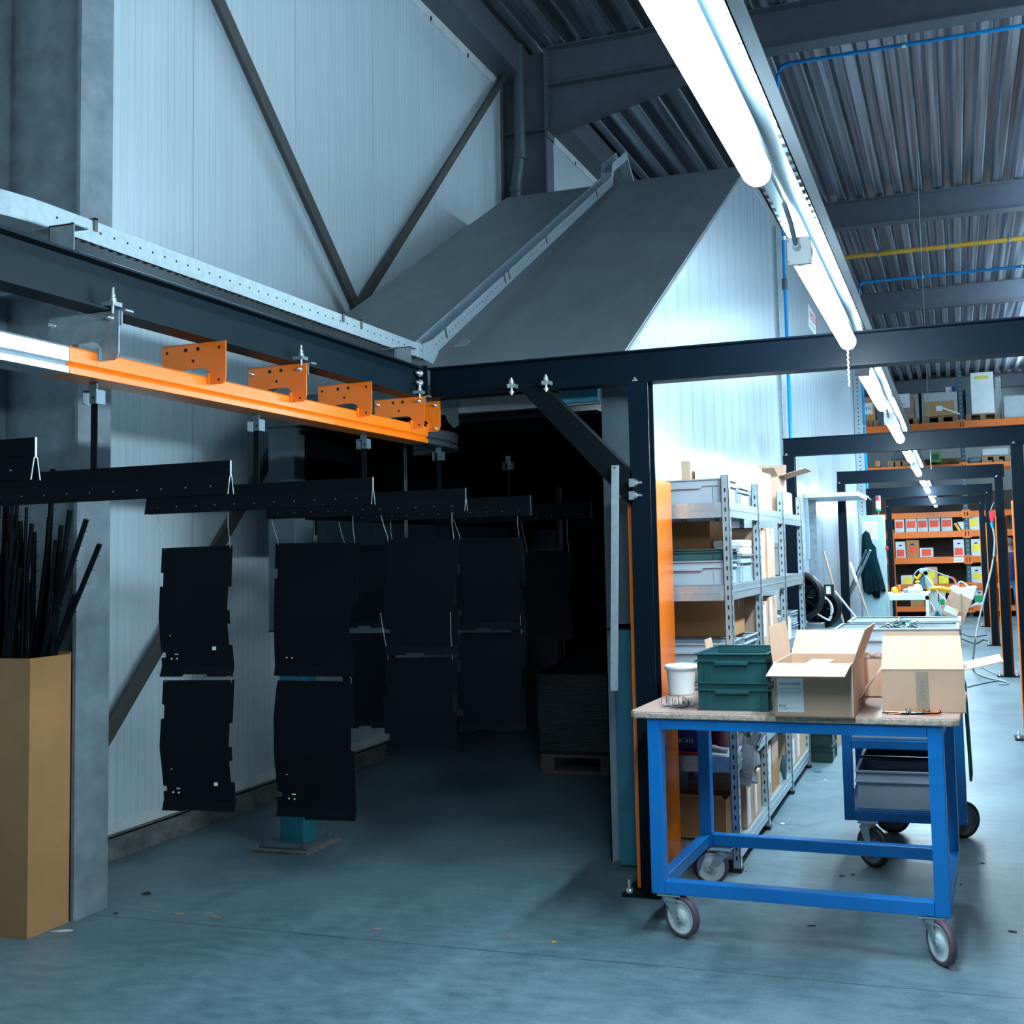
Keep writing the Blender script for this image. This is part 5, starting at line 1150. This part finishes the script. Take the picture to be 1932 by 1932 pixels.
def abox(x0, x1, y0_, y1_, lev, lm, lab, m='archive', hole=True, D=.5, lower=True, cat='archive box', name='archive_box', lr=None, dy=.06):
    z = LV[lev][0]+.001; a, b_ = at(x0, (y0_+y1_)/2, 'Y', RY+dy), at(x1, (y0_+y1_)/2, 'Y', RY+dy); h = (y1_-y0_)/1975*(RY+dy)
    t = thing(name, lab, cat, ((a.x+b_.x)/2, RY+dy+D/2, z), 0, 'boxes on the far racking' if name == 'archive_box' else None)
    w_ = b_.x-a.x; yf = RY+dy
    MB().box(a.x, b_.x, yf, yf+D, z, z+h).build('box_body', K[m], t, bev=.004)
    if lm:
        l_, r_, b2, t2 = lr or (.1, .85, .08, .5); MB().box(a.x+w_*l_, a.x+w_*r_, yf-.002, yf, z+h*b2, z+h*t2).build('label', K[lm], t)
    if hole: MB().box(a.x+w_*.35, a.x+w_*.65, yf-.003, yf, z+h*.72, z+h*.80).build('hand_hole', K['hole'], t)
    return t
nm5 = ['first', 'second', 'third', 'fourth', 'fifth']
for i, (a, b_) in enumerate(((1688, 1706), (1708.5, 1729.5), (1731, 1750.5), (1752, 1773.5), (1776, 1797))):
    abox(a, b_, 977, 1005, 3, 'redlab', nm5[i]+' white box from the left with a red label in the upper archive row', hole=False, lr=(.08, .88, .28, .72))
t = MB().prism([at(x, y, 'Y', RY+.1) for x, y in ((1799, 988), (1804, 986), (1815, 1003), (1810, 1003.5))], (0, .3, 0)); tag(t.build('yellow_folder', K['yellow']), 'yellow folder leaning at the end of the upper archive row', 'folder')
t = MB().prism([at(x, y, 'Y', RY+.1) for x, y in ((1806, 985), (1818.5, 984), (1819, 1003.4), (1817.5, 1003.4))], (0, .3, 0)); tag(t.build('white_folder', K['paper']), 'white folder leaning behind the yellow one in the upper archive row', 'folder')
abox(1829, 1848, 976, 1003, 3, 'yellab', 'white box with a yellow label in the upper archive row right of the upright', hole=False, lr=(.05, .85, .25, .75))
abox(1690, 1708.5, 1024, 1053.5, 4, 'redlab', 'white box with red label at the left of the middle archive row')
abox(1710, 1734, 1022, 1053.5, 4, 'redlab', 'brown box with hand hole and red label in the middle archive row', 'kraftd', lr=(.2, .85, .25, .6))
abox(1735.5, 1761, 1036, 1053, 4, 'redlab', 'low white box with a red label in the middle archive row', hole=False, lr=(.15, .85, .15, .85))
abox(1799, 1819.5, 1021.5, 1052, 4, 'redlab', 'tall white box with hand hole and red label, middle archive row by the upright')
abox(1832.5, 1851, 1021.5, 1052, 4, 'yellab', 'white box with a yellow label right of the upright in the middle archive row', lr=(.1, .95, .3, .7))
abox(1700, 1722, 1085.5, 1101.5, 5, 'yellab', 'low white box with yellow label at the left of the lower archive row', hole=False, lr=(.2, .95, .1, .85))
abox(1744.5, 1769, 1070.5, 1101, 5, 'yellab', 'tall brown box with yellow label in the lower archive row', 'kraft', hole=False, lr=(.3, .8, .35, .75))
abox(1771, 1790, 1086.5, 1100.5, 5, None, 'low yellow box in the lower archive row', 'yellab', hole=False)
abox(1833, 1853, 1070.5, 1100, 5, 'yellab', 'white box with hand hole and yellow label in the lower archive row', lr=(.15, .95, .25, .6))
abox(1757, 1770, 1117, 1143, 6, 'redlab', 'white box with a small red label on the lowest racking level', hole=False, lr=(.3, .7, .3, .7))
abox(1772, 1784, 1118, 1143, 6, 'lgreen', 'white box with a green label behind the tilted carton on the lowest racking level', hole=False)
abox(1718, 1744, 1130, 1145, 6, 'lgreen', 'brown tray box with a green front strip on the lowest racking level', 'kraftd', hole=False, lr=(.1, .95, .7, 1.0))
abox(1839, 1857, 1114, 1144, 6, 'lgreen', 'white box with hand hole and big green label on the lowest racking level', lr=(.0, 1, .2, .62))
def pallet(x0, x1, z, lab, y=None, D=1.0):
    y = RY+.03 if y is None else y
    t = thing('wooden_pallet', lab, 'pallet', ((x0+x1)/2, y+D/2, z), 0, 'pallets on the far racking')
    mb = MB()
    for k in range(5): mb.box(x0, x1, y+k*(D-.1)/4, y+k*(D-.1)/4+.1, z+.122, z+.144)
    MB_ = mb
    for k in range(3): mb.box(x0, x1, y+k*(D-.1)/2, y+k*(D-.1)/2+.1, z, z+.02) if False else None
    mb.build('deck', K['palw'], t)
    for k in range(3):
        x = x0+k*(x1-x0-.12)/2
        MB().box(x, x+.12, y, y+D, z, z+.122).build('block_row', K['palw'], t)
    return t
def load(x0, x1, yt, yb, lev, m, name, lab, pal=None, D=.9, dy=.05, bev=.01, mats=None):
    z = LV[lev][0]+.001; a, b_ = at(x0, yb, 'Y', RY+dy).x, at(x1, yb, 'Y', RY+dy).x
    zt = at((x0+x1)/2, yt, 'Y', RY+dy).z; zb2 = z
    if pal: pallet(at(pal[0], yb, 'Y', RY+dy).x, at(pal[1], yb, 'Y', RY+dy).x, z, pal[2]); zb2 = z+.145
    t = thing(name, lab, name.split('_')[-1], ((a+b_)/2, RY+dy+D/2, zb2))
    MB().box(a, b_, RY+dy, RY+dy+D, zb2, zt).build('body', K[m], t, bev=bev)
    return t, a, b_, zb2, zt
t, a, b_, z0, z1 = load(1630, 1652, 749, 795, 0, 'crate', 'wooden_crate', 'wooden crate with a paper sheet at the left end of the high racking level', (1630, 1656, 'pallet under the leftmost wooden crate on the high racking level'))
MB().box(a, a+(b_-a)*.8, RY+.045, RY+.05, z0+.15, z0+.42).build('paper_sheet', K['paper'], t); text('EN', .11, K['ink'], (a+.05, RY+.044, z0+.25), (PI/2, 0, 0), t)
load(1656, 1666, 760, 802, 0, 'slate', 'dark_bundle', 'dark slim bundle behind the tube lamp on the high racking level', D=.4)
t, a, b_, z0, z1 = load(1688, 1726, 746, 793, 0, 'pink', 'wrapped_boxes', 'reddish stacked boxes with a handwritten sheet on the high racking level', (1688, 1733, 'pallet under the reddish stacked boxes'))
MB().box(a+.02, a+.36, RY+.045, RY+.05, z0+.25, z0+.58).build('paper_sheet', K['paper'], t); text('Erigen', .09, K['bluetape'], (a+.04, RY+.044, z0+.32), (PI/2, 0, 0), t)
mb = MB()
for k in range(3): mb.box(a, b_, RY+.046, RY+.05, z0+.12+k*.17, z0+.13+k*.17)
mb.build('board_gaps', K['backbox'], t)
load(1735, 1740, 742, 798, 0, 'black2', 'dark_roll', 'dark upright roll between the pallets on the high racking level', D=.3)
t, a, b_, z0, z1 = load(1743, 1807, 740, 790, 0, 'wrap', 'wrapped_crate', 'wooden crate under clear wrap on the high racking level', (1742, 1808, 'pallet under the wrapped wooden crate'), bev=.03)
MB().box(a+.04, b_-.06, RY+.03, RY+.05, z0+.01, z0+(z1-z0)*.62).build('crate_boards', K['crate'], t)
mb = MB().bar((a+.35, RY+.02, z0+.22), (b_+.05, RY+.02, z0+.02), .04, .01, (0, 1, 0)).box(a+.28, a+.42, RY+.02, RY+.03, z0+.12, z0+.24); mb.build('white_strapping', K['paper'], t)
p0, p1_ = at(1784, 738, 'Y', RY+.3), at(1803, 729, 'Y', RY+.3)
mb = MB().box(p0.x, p0.x+(p1_.x-p0.x)*.65, RY+.3, RY+.5, z1+.0, z1+.15).box(p0.x+(p1_.x-p0.x)*.65, p1_.x, RY+.3, RY+.5, z1, z1+.15, 1)
tag(mb.build('small_blue_box', [K['paper'], K['bluetape']]), 'small white and blue box on top of the wrapped wooden crate', 'box')
load(1808, 1826, 737, 783, 0, 'pink', 'faded_cartons', 'faded pinkish cartons behind the rack upright on the high level', D=.5, dy=.5)
t, a, b_, z0, z1 = load(1834, 1877.5, 702, 784, 0, 'foam', 'white_cabinet', 'tall white wrapped cabinet with a yellow strip on the high racking level', (1822, 1887, 'pallet under the tall white wrapped cabinet'), D=.6)
MB().box(a+.09, a+.40, RY+.045, RY+.05, z1-.15, z1-.09).build('yellow_strip', K['yellab'], t)
MB().box(a-.12, a, RY+.06, RY+.6, z0, z1-.10).build('dark_side', K['slate'], t)
p0, p1_ = at(1878, 711, 'Y', RY+.3), at(1889, 790, 'Y', RY+.3)
mb = MB().tube([(p0.x, RY+.3, p1_.z), (p0.x, RY+.3, p0.z), (p1_.x, RY+.3, p0.z), (p1_.x, RY+.3, LV[0][0])], .018, 8).tube([(p0.x, RY+.3, (p0.z+p1_.z)/2), (p1_.x, RY+.3, (p0.z+p1_.z)/2)], .014, 8)
mb.box(p0.x, p1_.x, RY+.31, RY+.32, LV[0][0], p0.z)
tag(mb.build('wrapped_trolley', K['wrap']), 'plastic wrapped metal trolley frame beside the tall white cabinet', 'trolley')
load(1895, 1985, 744, 792, 0, 'wrap', 'wrapped_stack', 'grey shrink-wrapped stack at the right end of the high racking level', bev=.02)
# lower pallets level
t, a, b_, z0, z1 = load(1650, 1661, 868, 888, 1, 'kraftd', 'brown_bundle', 'small brown bundle at the left of the lower pallet level', D=.4, bev=.03)
pallet(at(1676, 885, 'Y', RY).x, at(1713, 885, 'Y', RY).x, LV[1][0]+.001, 'pallet under the dark sloping tarpaulin')
mb = MB().prism([at(x, y, 'Y', RY+.1) for x, y in ((1679, 870), (1689, 852), (1702, 850), (1712, 868))], (0, .7, 0)); tag(mb.build('dark_tarpaulin', K['slate'], bev=.02), 'dark grey sloping tarpaulin load on the lower pallet level', 'tarpaulin')
mb = MB().prism([at(x, y, 'Y', RY+.12) for x, y in ((1755, 852), (1775, 852), (1775, 872), (1755, 872))], (0, .2, 0)); p0, p1_ = at(1759, 868, 'Y', RY+.115), at(1771, 856, 'Y', RY+.115); mb.box(p0.x, p1_.x, RY+.115, RY+.12, p0.z, p1_.z, 1)
tag(mb.build('green_case', [K['lime'], K['slate']]), 'bright green square case on the lower pallet level', 'case')
mb = MB(); rn = random.Random(2)
for i in range(12): p = at(1748+i*5.4, 877, 'Y', RY+.5); mb.ball((p.x, RY+.5, LV[1][0]+.09), .09, 6, 0, (1.2, 1, 1))
tag(mb.build('brown_sacks', K['palw']), 'row of brown sacks behind the green case', 'sacks', kind='stuff')
load(1826, 1853, 862, 880, 1, 'slate', 'grey_sack', 'dark grey sack beside the upright on the lower pallet level', D=.6, bev=.05)
load(1854, 1905, 845, 868, 1, 'wrap', 'wrapped_parcel', 'wrapped parcel on a pallet at the right of the lower pallet level', (1853, 1907, 'pallet under the wrapped parcel at the right of the lower level'), bev=.03)
mb = MB().prism([at(x, y, 'Y', 30.) for x, y in ((1830, 922), (1850, 914), (1885, 915), (1890, 921))], (0, .8, 0))
# ================================================================== FLOOR SCRAPS
def scrap(x, y, w, d, rz, m, lab, name='floor_scrap', h=.003):
    p = at(x, y, 'Z', 0); c_, s_ = math.cos(rz), math.sin(rz); rn = random.Random(int(x*7+y))
    pts = [(math.cos(a)*w/2*rn.uniform(.35, 1.1), math.sin(a)*d/2*rn.uniform(.35, 1.1)) for a in [2*PI*i/11 for i in range(11)]]
    o = MB().prism([(p.x+u*c_-v_*s_, p.y+u*s_+v_*c_, .0008) for u, v_ in pts], (0, 0, h)).build(name, K[m]); return tag(o, lab, 'scrap', 'scraps on the floor')
for a in ((277, 1686, .07, .05, .3, 'debris', 'dark scrap with a point on the floor right of the grey column'), (218, 1724, .03, .02, .8, 'debris', 'tiny dark chip at the foot of the grey column'), (336, 1725, .10, .025, -.2, 'tape', 'cream tape shred on the floor below the nearest hanging plates'), (288, 1720, .04, .02, .1, 'tape', 'small cream shred left of the long tape shred'), (407, 1731, .09, .015, -.15, 'tape', 'thin cream strip on the floor right of the tape shreds'), (712, 1754, .05, .02, 0, 'tape', 'cream fleck on the floor in the middle of the booth entrance'), (1045, 1778, .025, .02, 0, 'yellow', 'yellow fleck on the floor before the nearest portal post'), (958, 1768, .02, .012, 0, 'tape', 'small pale fleck left of the yellow one'),
          (1532, 1747, .05, .008, .1, 'debris', 'thin dark stick on the floor under the work table'), (1589, 1653, .035, .018, -.3, 'debris', 'dark chip under the table near the cart wheel'), (1609, 1651, .02, .015, .4, 'debris', 'smaller dark chip beside the one near the cart wheel'), (1853, 1629, .03, .018, -.6, 'debris', 'dark chip on the floor right of the table'), (1911, 1758, .045, .02, -.2, 'debris', 'dark chip at the lower right edge of the photo'), (1812, 1670, .014, .014, 0, 'debris', 'tiny round dark chip right of the front table leg'), (1543, 1457, .06, .012, 0, 'debris', 'dark sliver on the floor beside the stacked totes'), (1557, 1472, .03, .02, 0, 'paper', 'small pale scrap on the floor past the shelving'), (1477, 1555, .03, .04, .5, 'paper', 'pale curl on the floor beside the shelving foot'), (118, 1757, .10, .03, .3, 'paper', 'torn pale paper at the foot of the tall brown box'), (1407, 1645, .012, .01, 0, 'red', 'tiny red bit by the shelving foot')):
    scrap(*a)
# ================================================================== WORLD / VIEW
w = bpy.data.worlds.new('world'); SC.world = w; w.use_nodes = True
bg = w.node_tree.nodes['Background']; bg.inputs[0].default_value = (.35, .62, .8, 1); bg.inputs[1].default_value = .03
SC.view_settings.view_transform = 'Standard'; SC.view_settings.look = 'None'; SC.view_settings.gamma = 1
SC.view_settings.use_curve_mapping = False; SC.view_settings.exposure = 0
SC.cycles.use_denoising = True; SC.cycles.max_bounces = 6; SC.cycles.diffuse_bounces = 4; SC.cycles.glossy_bounces = 3; SC.cycles.use_adaptive_sampling = True; SC.cycles.adaptive_threshold = .02; SC.cycles.sample_clamp_indirect = 8
